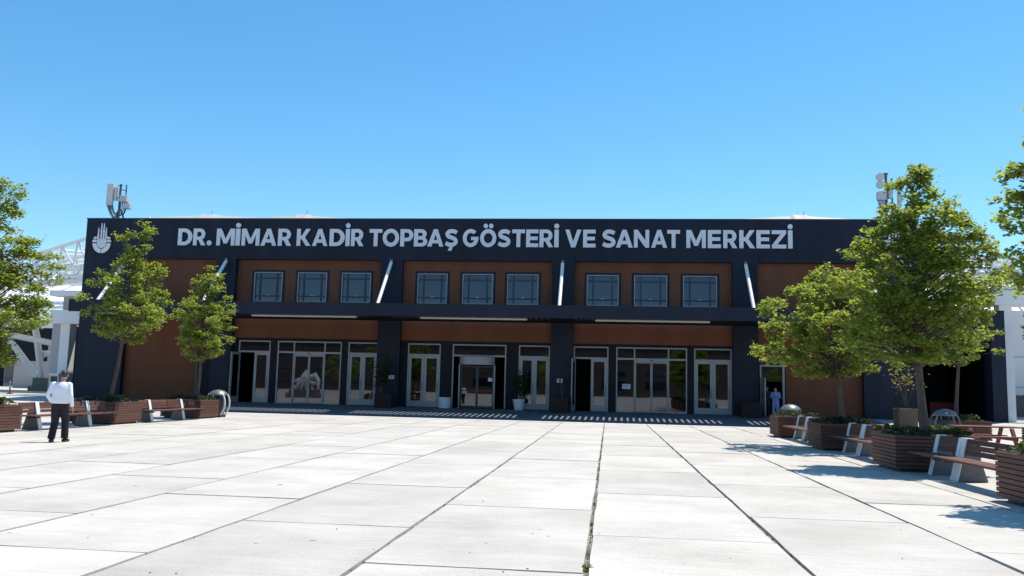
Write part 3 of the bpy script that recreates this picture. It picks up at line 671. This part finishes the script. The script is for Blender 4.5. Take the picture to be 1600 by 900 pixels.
PLAB = ['green shrubs in the planter at the left picture edge', 'dry olive ground cover in the planter of the leaning tree', 'thin olive ground cover in the planter beside the left bin', 'bright green shrubs in the nearest right planter', 'leafy ground cover in the planter of the tallest right tree', 'dark ground cover in the planter under the broad tree', 'sparse dark cover in the treeless planter by the entrance', 'dark shrubs in the planter behind the picnic table', 'dark shrubs in the planter at right edge behind the table']
for i, (x, y, lab) in enumerate(PLS):
    o = pp if i == 0 else copy_tree(pp)
    o.location = (x, y, 0); tag(o, lab, 'planter', 'square wooden planters on the plaza')
    planting(x, y, 50 + i, (700, 420, 380, 1900, 700, 450, 250, 450, 400)[i], 'leaf_ground' if i in (0, 3, 4) else 'leaf_dark', PLAB[i], 1.5 if i == 3 else 1.0)

def tree(name, label, base, lean, z0, z1, prof, ncl, nl, seed, off=(0, 0), leaf=.12, mat='leaf', group='young trees in the planters', trunk=.075, spread=.165):
    q = random.Random(seed); x, y, zb = base; e = empty(name, (x, y, zb), label, 'tree', group)
    H = z1 - zb
    def axis(z):
        t = (z - zb) / H; return Vector((x + lean[0] * t + .05 * math.sin(t * 7 + seed), y + lean[1] * t + .04 * math.cos(t * 6 + seed), z))
    tp = [axis(zb + H * .93 * i / 9) for i in range(10)]
    MB().path(tp, [trunk * (1.25 if i == 0 else 1) * (1 - .085 * i) for i in range(10)], 9).build('trunk', 'bark', e, smooth=True)
    def pr(t):
        for (a, ra), (b, rb) in zip(prof, prof[1:]):
            if t <= b: return ra + (rb - ra) * (t - a) / (b - a)
        return prof[-1][1]
    rmax = max(r for _, r in prof); ph = [q.uniform(0, 6.28) for _ in range(4)]
    br = MB(); pts = []; i = 0
    while i < ncl:
        t = q.random()
        if q.random() > (pr(t) / rmax) ** 1.3 + .05: continue
        a = q.uniform(0, 6.283); lob = 1 + .2 * math.sin(2 * a + ph[0] + 5 * t) + .16 * math.sin(3 * a + ph[1] - 8 * t) + .12 * math.sin(13 * t + ph[2] + a)
        r = pr(t) * lob * q.random() ** .42 * (1.15 if q.random() < .1 else 1)
        z = z0 + (z1 - z0) * t; c = axis(z) + Vector((off[0] * (1 - abs(2 * t - 1)), off[1], 0)) + Vector((math.cos(a) * r, math.sin(a) * r, 0)); i += 1
        zs = max(z0 - .15, z - .25 - r * .55); s0 = axis(zs); mid = s0.lerp(c, .5) + Vector((0, 0, .10 * r))
        br.path([s0, mid, c], [.012 + .008 * r, .010, .004], 4, cap=False)
        d = Vector((math.cos(a), math.sin(a), .1))
        m_ = int(nl * q.uniform(.6, 1.7))
        for k in range(m_):
            u = q.uniform(-.55, 1.0); side = q.gauss(0, spread * .75)
            pts.append((c.x + d.x * u * spread * 1.5 - d.y * side, c.y + d.y * u * spread * 1.5 + d.x * side, c.z + q.gauss(0, spread * .38) - .1 * abs(u) * spread))
        if q.random() < .5:      # a twig reaching out past the cluster
            tip = c + d * spread * 1.9 + Vector((0, 0, q.uniform(-.1, .16)))
            br.path([c, tip], [.005, .002], 3, cap=False)
            for k in range(int(nl * .25)):
                u = q.random(); pts.append(tuple(c.lerp(tip, u) + Vector((q.gauss(0, .045), q.gauss(0, .045), q.gauss(0, .035)))))
    bo = br.build('branches', 'bark', e, fix=False)
    me = scatter_leaves([tuple(Vector(p) - Vector(base)) for p in pts], leaf, seed, 'crown', .5); link('crown', me, mat, e)
    return e
X0 = -17.0 - PW / 2; X1 = 6.2 + PW / 2
tree('plaza_tree', 'tree cropped by the left picture edge, branches reaching into the sky', (X0 + .1, 22.7, .74), (.15, 0), 2.0, 7.2, [(0, .7), (.2, 1.5), (.45, 1.6), (.62, .95), (.8, .55), (1, .35)], 230, 60, 11, spread=.18, leaf=.082)
tree('plaza_tree', 'leaning tree in front of the left end of the facade', (-17.75, 29.2, .74), (.75, 0), 2.95, 7.2, [(0, .7), (.18, 1.4), (.45, 1.3), (.6, .8), (.75, .42), (1, .38)], 150, 50, 12, leaf=.086)
tree('plaza_tree', 'small rounded tree left of the first entrance doors', (-17.65, 35.5, .74), (.3, 0), 2.5, 6.6, [(0, .55), (.2, 1.15), (.5, 1.3), (.7, .75), (.85, .42), (1, .25)], 140, 50, 13, leaf=.088)
tree('plaza_tree', 'tree cropped by the right picture edge above the nearest planter', (X1 + .2, 13.95, .74), (.0, 0), 2.2, 6.9, [(0, .55), (.25, .95), (.55, .92), (.8, .75), (1, .4)], 120, 54, 14, leaf=.078, spread=.15)
tree('plaza_tree', 'tallest right tree, covering the roof corner', (X1, 20.55, .74), (-.1, 0), 2.4, 6.95, [(0, .85), (.12, 1.4), (.42, 1.5), (.68, 1.08), (.86, .45), (1, .08)], 300, 66, 15, trunk=.10, off=(.12, 0), leaf=.078)
tree('plaza_tree', 'broad low tree right of the last entrance doors', (X1 + .0, 27.2, .74), (-.2, 0), 2.2, 5.5, [(0, 1.1), (.2, 1.85), (.5, 1.95), (.75, 1.4), (1, .4)], 270, 60, 16, off=(-.4, 0), leaf=.084)
tree('plaza_tree', 'slim tree behind the picnic table in front of the dark portal', (13.3, 34.9, .74), (.25, 0), 3.0, 6.8, [(0, .8), (.25, 1.35), (.6, 1.3), (1, .3)], 130, 54, 17, leaf=.09)

# ------------------------------------------------------------------ benches
def bench(label, xf, s, y0, y1, sup, secs):
    # s=+1: seat towards +X. xf = x of the foot line
    e = empty('bench', (xf, (y0 + y1) / 2, 0), label, 'bench', 'timber benches between the planters')
    U = lambda u: xf + s * u
    for ys in sup:
        MB().prism([(U(-.36), 0), (U(.2), 0), (U(.0), .82), (U(-.12), .82)], ys - .085, ys + .085).build('support', 'concrete', e, bevel=.012)
        MB().prism([(U(.202), 0), (U(.222), 0), (U(.022), .835), (U(-.13), .835), (U(-.13), .823), (U(.002), .823)], ys - .083, ys + .083).build('band', 'white_steel', e)  # white strip added to paint the sunlit front and top edge of the concrete
    for a, b in secs:
        for k in range(4): MB().box(min(U(.09 + k * .115), U(.195 + k * .115)), max(U(.09 + k * .115), U(.195 + k * .115)), a, b, .42, .465).build('seat_slat', 'wood', e, bevel=.006)
        for yb in (a + .2, b - .26): MB().box(min(U(.1), U(.5)), max(U(.1), U(.5)), yb, yb + .06, .37, .42).build('seat_bearer', 'plastic_dark', e)
        for k in range(3):
            z = .52 + k * .105; u = .2 - .2 * z / .82 - .055
            MB().prism([(U(u), z), (U(u + .035), z), (U(u + .012), z + .092), (U(u - .023), z + .092)], a, b).build('back_slat', 'wood', e)
    return e
bench('sunlit bench directly behind the man, nearest on the left', -17.25, 1, 23.75, 28.1, (24.5, 27.05), ((23.75, 25.85), (25.9, 28.1)))
bench('sunlit bench between the leaning tree and small rounded tree', -17.25, 1, 30.25, 34.5, (30.95, 33.4), ((30.25, 32.3), (32.35, 34.5)))
bench('nearest right bench beside the nearest planter', 6.95, -1, 15.1, 19.55, (15.25, 17.87, 18.06, 19.25), ((15.1, 17.93), (18.0, 19.55)))
bench('middle right bench between the broad and tallest trees', 6.95, -1, 21.7, 26.2, (21.85, 24.47, 24.66, 25.95), ((21.7, 24.53), (24.6, 26.2)))
bench('farthest right bench beside the treeless planter', 6.95, -1, 28.4, 33.1, (28.55, 31.2, 31.39, 32.7), ((28.4, 31.27), (31.32, 33.1)))

# ------------------------------------------------------------------ bins, table, pots
def litter_bin(x, y, label, hm='white_concrete', z=0):
    e = empty('litter_bin', (x, y, z), label, 'bin', 'round hooped litter bins')
    MB().rings([(x, y, z + .12, .26, .26), (x, y, z + .3, .33, .33), (x, y, z + .6, .36, .36), (x, y, z + .82, .33, .33), (x, y, z + .84, .30, .30)], 20).build('barrel', 'plastic_dark', e, smooth=True)
    MB().rings([(x, y, z + .97, .41, .41), (x, y, z + 1.0, .42, .42), (x, y, z + 1.09, .36, .36), (x, y, z + 1.17, .24, .24), (x, y, z + 1.215, .06, .06)], 20).build('dome_lid', 'metal_grey', e, smooth=True)
    for dy in (-.24, .24):
        for a0, a1 in ((-60, 44), (136, 240)):
            MB().prism(arc(x, z + .6, .46, .62, a0, a1, 16) + arc(x, z + .6, .41, .57, a1, a0, 16), y + dy - .03, y + dy + .03).build('hoop', hm, e)
    for k in range(4):
        a = R_(45 + 90 * k); MB().tube((x + .29 * math.cos(a), y + .29 * math.sin(a), z + .82), (x + .3 * math.cos(a), y + .3 * math.sin(a), z + 1.01), .022, 6).build('lid_post', 'metal_grey', e)
    MB().box(x - .28, x + .28, y - .28, y + .28, z, z + .12).build('foot', 'plastic_dark', e, bevel=.02)
litter_bin(-17.35, 37.0, 'domed bin with white hoop beside the left row of planters')
litter_bin(7.35, 36.2, 'domed bin behind the treeless right planter', 'metal_grey')
litter_bin(12.25, 33.3, 'domed dark bin in front of the portal by the picnic table', 'metal_grey')

e = empty('picnic_table', (12.0, 29.3, 0), 'red brown timber picnic table behind the right benches', 'table')
for k in range(5): MB().box(11.0, 12.95, 28.95 + k * .15, 29.09 + k * .15, .71, .75).build('top_plank', 'wood_red', e, bevel=.005)
for y in (28.4, 29.95):
    for k in range(2): MB().box(11.0, 12.95, y + k * .15, y + .14 + k * .15, .42, .46).build('seat_plank', 'wood_red', e, bevel=.005)
for x in (11.35, 12.6):
    for s in (-1, 1): MB().add([(x, 29.32 + s * .3, .7), (x + .09, 29.32 + s * .3, .7), (x + .09, 29.32 + s * .42, .7), (x, 29.32 + s * .42, .7), (x, 29.32 + s * .72, 0), (x + .09, 29.32 + s * .72, 0), (x + .09, 29.32 + s * .84, 0), (x, 29.32 + s * .84, 0)], [(0, 1, 2, 3), (4, 5, 6, 7), (0, 1, 5, 4), (1, 2, 6, 5), (2, 3, 7, 6), (3, 0, 4, 7)]).build('leg', 'wood_red', e)
    MB().box(x - .05, x, 28.42, 30.22, .33, .42).build('cross_bar', 'wood_red', e)

def pot(name, x, y, z, r0, r1, h, label, mat='pot_white'):
    e = empty(name, (x, y, z), label, 'pot')
    MB().rings([(x, y, z, r0, r0), (x, y, z + h, r1, r1), (x, y, z + h, r1 - .04, r1 - .04), (x, y, z + h - .1, r1 - .05, r1 - .05)], 24).build('body', mat, e, smooth=True)
    MB().rings([(x, y, z + h - .09, r1 - .05, r1 - .05), (x, y, z + h - .06, r1 - .06, r1 - .06)], 20).build('soil', 'soil', e)
def shrub(label, x, y, z, h, w, n, seed, mat='leaf_dark', leaf=.12, open_=False):
    q = random.Random(seed); e = empty('potted_shrub', (x, y, z), label, 'shrub'); pts = []; m = MB()
    for k in range(7 if open_ else 9):
        a = q.uniform(0, 6.28); rr = w * q.uniform(.3, 1); tip = Vector((x + math.cos(a) * rr, y + math.sin(a) * rr, z + h * q.uniform(.6, 1)))
        m.path([(x + q.gauss(0, .04), y + q.gauss(0, .04), z), tuple(Vector((x, y, z)).lerp(tip, .5) + Vector((0, 0, .12 * h))), tuple(tip)], [.018, .013, .005], 5)
        for _ in range(n // 9):
            t = q.uniform(.35 if not open_ else .55, 1.05); c = Vector((x, y, z)).lerp(tip, t); pts.append((c.x - x + q.gauss(0, w * .22), c.y - y + q.gauss(0, w * .22), c.z - z + q.gauss(0, h * .07)))
    tag(m.build('stems', 'bark', e), kind='stuff'); link('foliage', scatter_leaves(pts, leaf, seed, 'foliage', .8), mat, e)
pot('plant_pot', -9.4, 49.25, FLOOR - .01, .33, .36, .62, 'pale round pot left of the revolving door')
pot('plant_pot', -5.08, 49.2, FLOOR - .01, .24, .36, .62, 'tapered pale pot with tall shrub right of the revolving door')
shrub('tall dark shrub in the tapered pot by the doors', -4.95, 49.2, FLOOR + .5, 1.75, .5, 420, 31)
for k, (x, y, lab) in enumerate(((-12.85, 48.9, 'dark slatted box planter in front of the column left of revolving door'), (-2.7, 48.7, 'dark slatted box planter in front of the column right of revolving door'), (7.75, 48.7, 'dark slatted box planter in front of the column by the blue figure'))):
    e = empty('box_planter', (x, y, .3), lab, 'planter', 'box planters by the columns')
    z = .048 * (y - EDGE); MB().box(x - .47, x + .47, y - .47, y + .47, z, z + .82).build('liner', 'wood_dark', e)
    for j in range(7):
        for yy in (y - .49, y + .49): MB().box(x - .5, x + .5, yy - .018, yy + .018, z + .03 + j * .115, z + .13 + j * .115).build('plank', 'wood_dark', e)
        for xx in (x - .49, x + .49): MB().box(xx - .018, xx + .018, y - .47, y + .47, z + .03 + j * .115, z + .13 + j * .115).build('plank', 'wood_dark', e)
shrub('bushy dark shrub in the box planter by the second double door', -13.1, 48.9, 1.05, 2.3, .6, 520, 32)
shrub('wispy shrub in the box planter beside the right column', -2.6, 48.7, 1.05, 1.5, .25, 60, 33, open_=True)
z = .05 * (44.9 - EDGE)
e = empty('square_pot', (14.65, 44.9, z), 'square stone pot with sparse shrub before the right end of facade', 'pot')
MB().box(14.2, 15.1, 44.45, 45.35, z - .05, z + .95).build('body', 'pot_stone', e, bevel=.02); MB().box(14.26, 15.04, 44.51, 45.29, z + .95, z + .97).build('soil', 'soil', e)
shrub('sparse yellow green shrub in the square stone pot', 14.65, 44.9, z + .97, 2.2, .9, 170, 34, 'leaf_yellow', .12, True)

# ------------------------------------------------------------------ small things at far left
e = empty('ticket_kiosk', (-35.6, 52.3, FLOOR), 'white ticket machine with dark screen beside the white column', 'kiosk')
MB().box(-36.0, -35.35, 52.2, 52.7, FLOOR, 1.75).build('cabinet', 'white_panel', e, bevel=.03)
MB().box(-35.9, -35.45, 52.17, 52.2, 1.3, 1.65).build('screen', 'plastic_dark', e); MB().box(-36.02, -35.33, 52.1, 52.72, 1.75, 1.83).build('hood', 'white_panel', e)
e = empty('traffic_post', (-41.5, 56, FLOOR), 'orange and white flexible post standing at far left', 'post')
MB().rings([(-41.5, 56, FLOOR, .2, .2), (-41.5, 56, FLOOR + .05, .2, .2), (-41.5, 56, FLOOR + .06, .05, .05), (-41.5, 56, FLOOR + .95, .045, .045)], 12).build('post', 'orange', e)
for z in (.6, .85): MB().rings([(-41.5, 56, FLOOR + z - .1, .052, .052), (-41.5, 56, FLOOR + z, .052, .052)], 12).build('band', 'white_steel', e)
e = empty('weed', (.0 - .18, 8.05, 0), 'small weed growing in the paving joint at bottom centre', 'weed')
q = random.Random(5); link('leaves', scatter_leaves([(q.gauss(0, .024), q.gauss(0, .024), q.uniform(-.015, .02)) for _ in range(30)], .032, 5, 'leaves', .9), 'leaf_yellow', e)
jm = [(q.choice([-.18 + 2.02 * k for k in range(-4, 4)]) + q.gauss(0, .008), q.uniform(5.5, 30), q.uniform(-.028, -.012)) for _ in range(2600)]
jm += [(q.uniform(-8, 7), q.choice([9.8 + 2.0 * k - .02 for k in range(-1, 8)]) + q.gauss(0, .008), q.uniform(-.028, -.012)) for _ in range(10)]
tag(link('joint_grass', scatter_leaves(jm, .022, 6, 'joint_grass', .9), 'leaf_dark'), 'dry moss and grit in the paving joints', 'moss', kind='stuff')
# invented pale shape off to the left, added for the sliding door to mirror
SX, SY = -32.6, 10.0
e = empty('reflection_prop', (SX, SY, 0), 'invented pale shapes on a base, added for the reflection in the left sliding door', 'reflection_prop')
MB().box(SX - 1.9, SX + 1.7, SY - .9, SY + .9, 0, .55).box(SX - 1.6, SX + 1.4, SY - .7, SY + .7, .55, .9).build('plinth', 'concrete', e, bevel=.02)
m = MB(); T = lambda u, z: (SX + u, SY, z)
for pl, rd in (([(-1.15, .88), (-.75, 1.5), (-.25, 2.3), (.0, 3.0)], [.22, .3, .34, .12]), ([(.0, 2.9), (.12, 2.0), (.1, .9)], [.1, .26, .18]), ([(.25, 1.5), (.5, 2.2), (.95, 2.45), (1.35, 1.9), (1.35, .9)], [.2, .36, .34, .28, .14]),
               ([(-1.35, 1.75), (-.8, 1.95), (-.3, 1.75)], [.12, .24, .3]), ([(.3, 1.75), (.9, 1.6), (1.3, 1.7)], [.2, .22, .2]), ([(-.55, .88), (-.35, 1.4), (-.1, 1.9)], [.12, .16, .2]), ([(.75, .88), (.7, 1.3), (.8, 1.7)], [.13, .14, .2]), ([(-1.4, 1.2), (-.9, 1.25), (-.4, 1.35)], [.08, .12, .1])):
    m.path([T(u, z) for u, z in pl], rd, 8)
fm = fused(m, .045, 1); link('pale_shapes', fm, 'white_panel', e, (-SX, -SY, 0))
# dry leaves and grit on the paving
q = random.Random(77); pts = []
for _ in range(170):
    y = 5.5 + 36 * q.random() ** 1.3; pts.append((q.uniform(-.62 * y - 1, .45 * y + 1), y, .006))
tag(link('fallen_leaves', scatter_leaves(pts, .02, 78, 'fallen_leaves', .2), 'soil'), 'tiny dry leaves and grit scattered over the pale paving', 'leaves', kind='stuff')

# ------------------------------------------------------------------ people
def person(label, loc, rz, pose, mats, hgt=1.74, fat=1.0):
    e = empty('person', loc, label, 'person', None, rz); k = hgt / 1.74
    P = {n: Vector(v) * k for n, v in pose.items()}
    S = lambda x: x * k
    def limb(m, pts, rad): m.path(pts, [S(r) for r in rad], 12)
    # body: one fused surface
    b = MB(); hd = P['head']
    b.ball(hd, (S(.078), S(.098), S(.118)), 16, 12); b.ball(hd + Vector((0, S(.035), -S(.06))), (S(.058), S(.062), S(.058)), 12, 8)
    b.path([P['neck'] - Vector((0, 0, S(.06))), hd - Vector((0, S(.01), S(.05)))], [S(.062), S(.055)], 12)
    b.ball(hd + Vector((0, S(.102), -S(.02))), (S(.013), S(.022), S(.022)), 8, 6)
    for s in (-1, 1): b.ball(hd + Vector((s * S(.08), 0, -S(.01))), (S(.014), S(.024), S(.034)), 8, 6)
    b.rings([(P['pelvis'].x, P['pelvis'].y, P['pelvis'].z - S(.05), S(.15), S(.10)), (P['pelvis'].x, P['pelvis'].y, P['pelvis'].z + S(.12), S(.15), S(.10)), (P['neck'].x, P['neck'].y, P['neck'].z - S(.2), S(.16), S(.1)), (P['neck'].x, P['neck'].y, P['neck'].z - S(.05), S(.12), S(.07)), (P['neck'].x, P['neck'].y, P['neck'].z, S(.06), S(.06))], 18)
    sh = MB(); nk = P['neck']; pv = P['pelvis']; L = lambda t: pv.lerp(nk, t)
    tors = []
    for t, rx, ry in ((.0, .185, .135), (.12, .19, .142), (.3, .185, .135), (.5, .19, .132), (.72, .205, .13), (.86, .20, .115), (.95, .15, .095), (1.02, .075, .07)):
        c = L(t); tors.append((c.x, c.y, c.z, S(rx) * fat, S(ry) * fat))
    sh.rings(tors, 24)
    tr = MB(); tr.rings([(pv.x, pv.y, pv.z - S(.12), S(.165) * fat, S(.125) * fat), (pv.x, pv.y, pv.z - S(.02), S(.178) * fat, S(.132) * fat), (pv.x, pv.y, pv.z + S(.06), S(.172) * fat, S(.128) * fat)], 22)
    shoes = []
    for s, n in ((-1, 'l'), (1, 'r')):
        a, el, wr = P['sh' + n], P['el' + n], P['wr' + n]; hp, kn, an = P['hp' + n], P['kn' + n], P['an' + n]
        limb(b, [a, el, wr], [.05, .04, .028]); limb(b, [hp, kn, an], [.075, .052, .038])
        limb(sh, [a + (nk - a) * .25, a, a.lerp(el, .5), el, el.lerp(wr, .5), el.lerp(wr, .92)], [.06, .066, .057, .052, .046, .041])
        limb(tr, [hp + Vector((0, 0, S(.03))), hp.lerp(kn, .4), kn, kn.lerp(an, .5), an + Vector((0, 0, S(.0)))], [.1 * fat, .1 * fat, .085 * fat, .08 * fat, .082 * fat])
        d = (wr - el).normalized(); fwd = Vector((0, 1, 0)); sd = d.cross(fwd).normalized() if abs(d.y) < .8 else Vector((1, 0, 0))
        b.path([wr, wr + d * S(.045), wr + d * S(.09)], [S(.024), S(.036), S(.034)], 10, ell=.55)
        nrm = sd.cross(d).normalized()
        for j, (o, ln) in enumerate(((-.027, .062), (-.009, .074), (.009, .07), (.026, .055))):
            p0 = wr + d * S(.08) + nrm * S(o); p1 = p0 + d * S(ln * .5) ; p2 = p1 + (d * .8 + sd * (.5 if s > 0 else -.5) * -1).normalized() * S(ln * .5)
            b.path([p0, p1, p2], [S(.0095), S(.009), S(.0075)], 6)
        b.path([wr + d * S(.03) + nrm * S(.03), wr + d * S(.06) + nrm * S(.052), wr + d * S(.09) + nrm * S(.05)], [S(.012), S(.011), S(.009)], 6)
        f = P.get('ft' + n, Vector((0, 1, 0)) ).normalized()
        so_ = MB(); so_.path([an + Vector((0, 0, S(-.045))) - f * S(.07), an + Vector((0, 0, S(-.04))) + f * S(.02), an + Vector((0, 0, S(-.055))) + f * S(.13), an + Vector((0, 0, S(-.062))) + f * S(.19)], [S(.042), S(.05), S(.045), S(.028)], 10)
        shoes.append(so_)
    link('body', fused(b, .010, 2), mats['skin'], e); link('shirt', fused(sh, .014, 3), mats['shirt'], e); link('trousers', fused(tr, .014, 3), mats['trousers'], e)
    for s_ in shoes: link('shoe', fused(s_, .012, 2), mats['shoe'], e)
    h_ = MB(); h_.ball(hd + Vector((0, -S(.014), S(.022))), (S(.086), S(.102), S(.108)), 18, 12)
    me = fused(h_, .010, 1); bm = bmesh.new(); bm.from_mesh(me)
    bmesh.ops.bisect_plane(bm, geom=bm.verts[:] + bm.edges[:] + bm.faces[:], plane_co=hd + Vector((0, S(.035), S(.02))), plane_no=Vector((0, .75, -.66)).normalized(), clear_outer=True); bm.to_mesh(me); bm.free()
    link('hair', me, 'hair', e)
    for s in (-1, 1): MB().ball(hd + Vector((s * S(.032), S(.088), S(.012))), S(.012), 8, 6).build('eye', 'hair', None).parent = e
    MB().ball(hd + Vector((0, S(.092), -S(.062))), (S(.024), S(.008), S(.007)), 8, 6).build('mouth', 'red', None).parent = e
    return e
base = dict(head=(0, .03, 1.615), neck=(0, .0, 1.45), pelvis=(0, 0, .93), shl=(-.185, 0, 1.40), shr=(.185, 0, 1.40), hpl=(-.09, 0, .90), hpr=(.09, 0, .90))
man = dict(base, head=(.03, .05, 1.625), ell=(-.275, -.09, 1.13), wrl=(-.22, .12, .95), elr=(.25, -.06, 1.12), wrr=(.275, .03, .84), knl=(-.095, .03, .48), anl=(-.10, -.13, .09), knr=(.10, .16, .49), anr=(.115, .15, .085), ftl=(-.1, 1, 0), ftr=(.25, 1, 0))
person('man in white shirt and black trousers walking away across the plaza', (-13.55, 20.15, 0), R_(16), man, dict(skin='skin', shirt='shirt_white', trousers='trousers_black', shoe='shoe'), 1.77, 1.06)
blue = dict(base, head=(0, .07, 1.58), ell=(-.26, .02, 1.12), wrl=(-.08, .24, 1.2), elr=(.26, .02, 1.12), wrr=(.07, .25, 1.2), knl=(-.10, .03, .48), anl=(-.1, 0, .085), knr=(.12, .05, .48), anr=(.15, .03, .085))
person('figure in blue work clothes looking down by the right side door', (9.15, 48.9, .31), R_(160), blue, dict(skin='skin', shirt='scrub_blue', trousers='scrub_blue', shoe='shoe'), 1.70)
dark = dict(base, ell=(-.25, .0, 1.12), wrl=(-.2, .2, 1.05), elr=(.25, 0, 1.12), wrr=(.2, .2, 1.05), knl=(-.10, .02, .48), anl=(-.1, 0, .085), knr=(.1, .02, .48), anr=(.1, 0, .085))
person('figure in dark clothes standing in the side doorway', (8.85, 49.9, FLOOR), R_(190), dark, dict(skin='skin', shirt='dark_cloth', trousers='dark_cloth', shoe='shoe'), 1.68)

# ------------------------------------------------------------------ behind the viewer: what the entrance glass mirrors
b = empty('long_building', (-6, -160, -.3), 'long brown building behind the viewer, mirrored in the entrance glass', 'building')
MB().box(-150, 140, -175, -160, -.3, 15).build('wall', 'beige_wall', b); MB().box(-152, 142, -176, -159.4, 15, 16).build('roof', 'cladding_low', b)
for k in range(22):
    for zz in (2, 6, 10): MB().box(-145 + k * 13, -138 + k * 13, -159.98, -159.9, zz, zz + 2.4).build('window', 'window_glass', b)
for k, w_ in enumerate(('leftmost', 'middle', 'rightmost')):
    tree('street_tree', w_ + ' of three dark trees behind the viewer, mirrored in the entrance glass', (-62 + k * 50, -96 + (k % 2) * 9, -.3), (.2, 0), 1.9, 9.5, [(0, 1.6), (.3, 4.2), (.6, 3.8), (1, .7)], 90, 20, 70 + k, leaf=.34, group='trees behind the viewer', spread=.6)
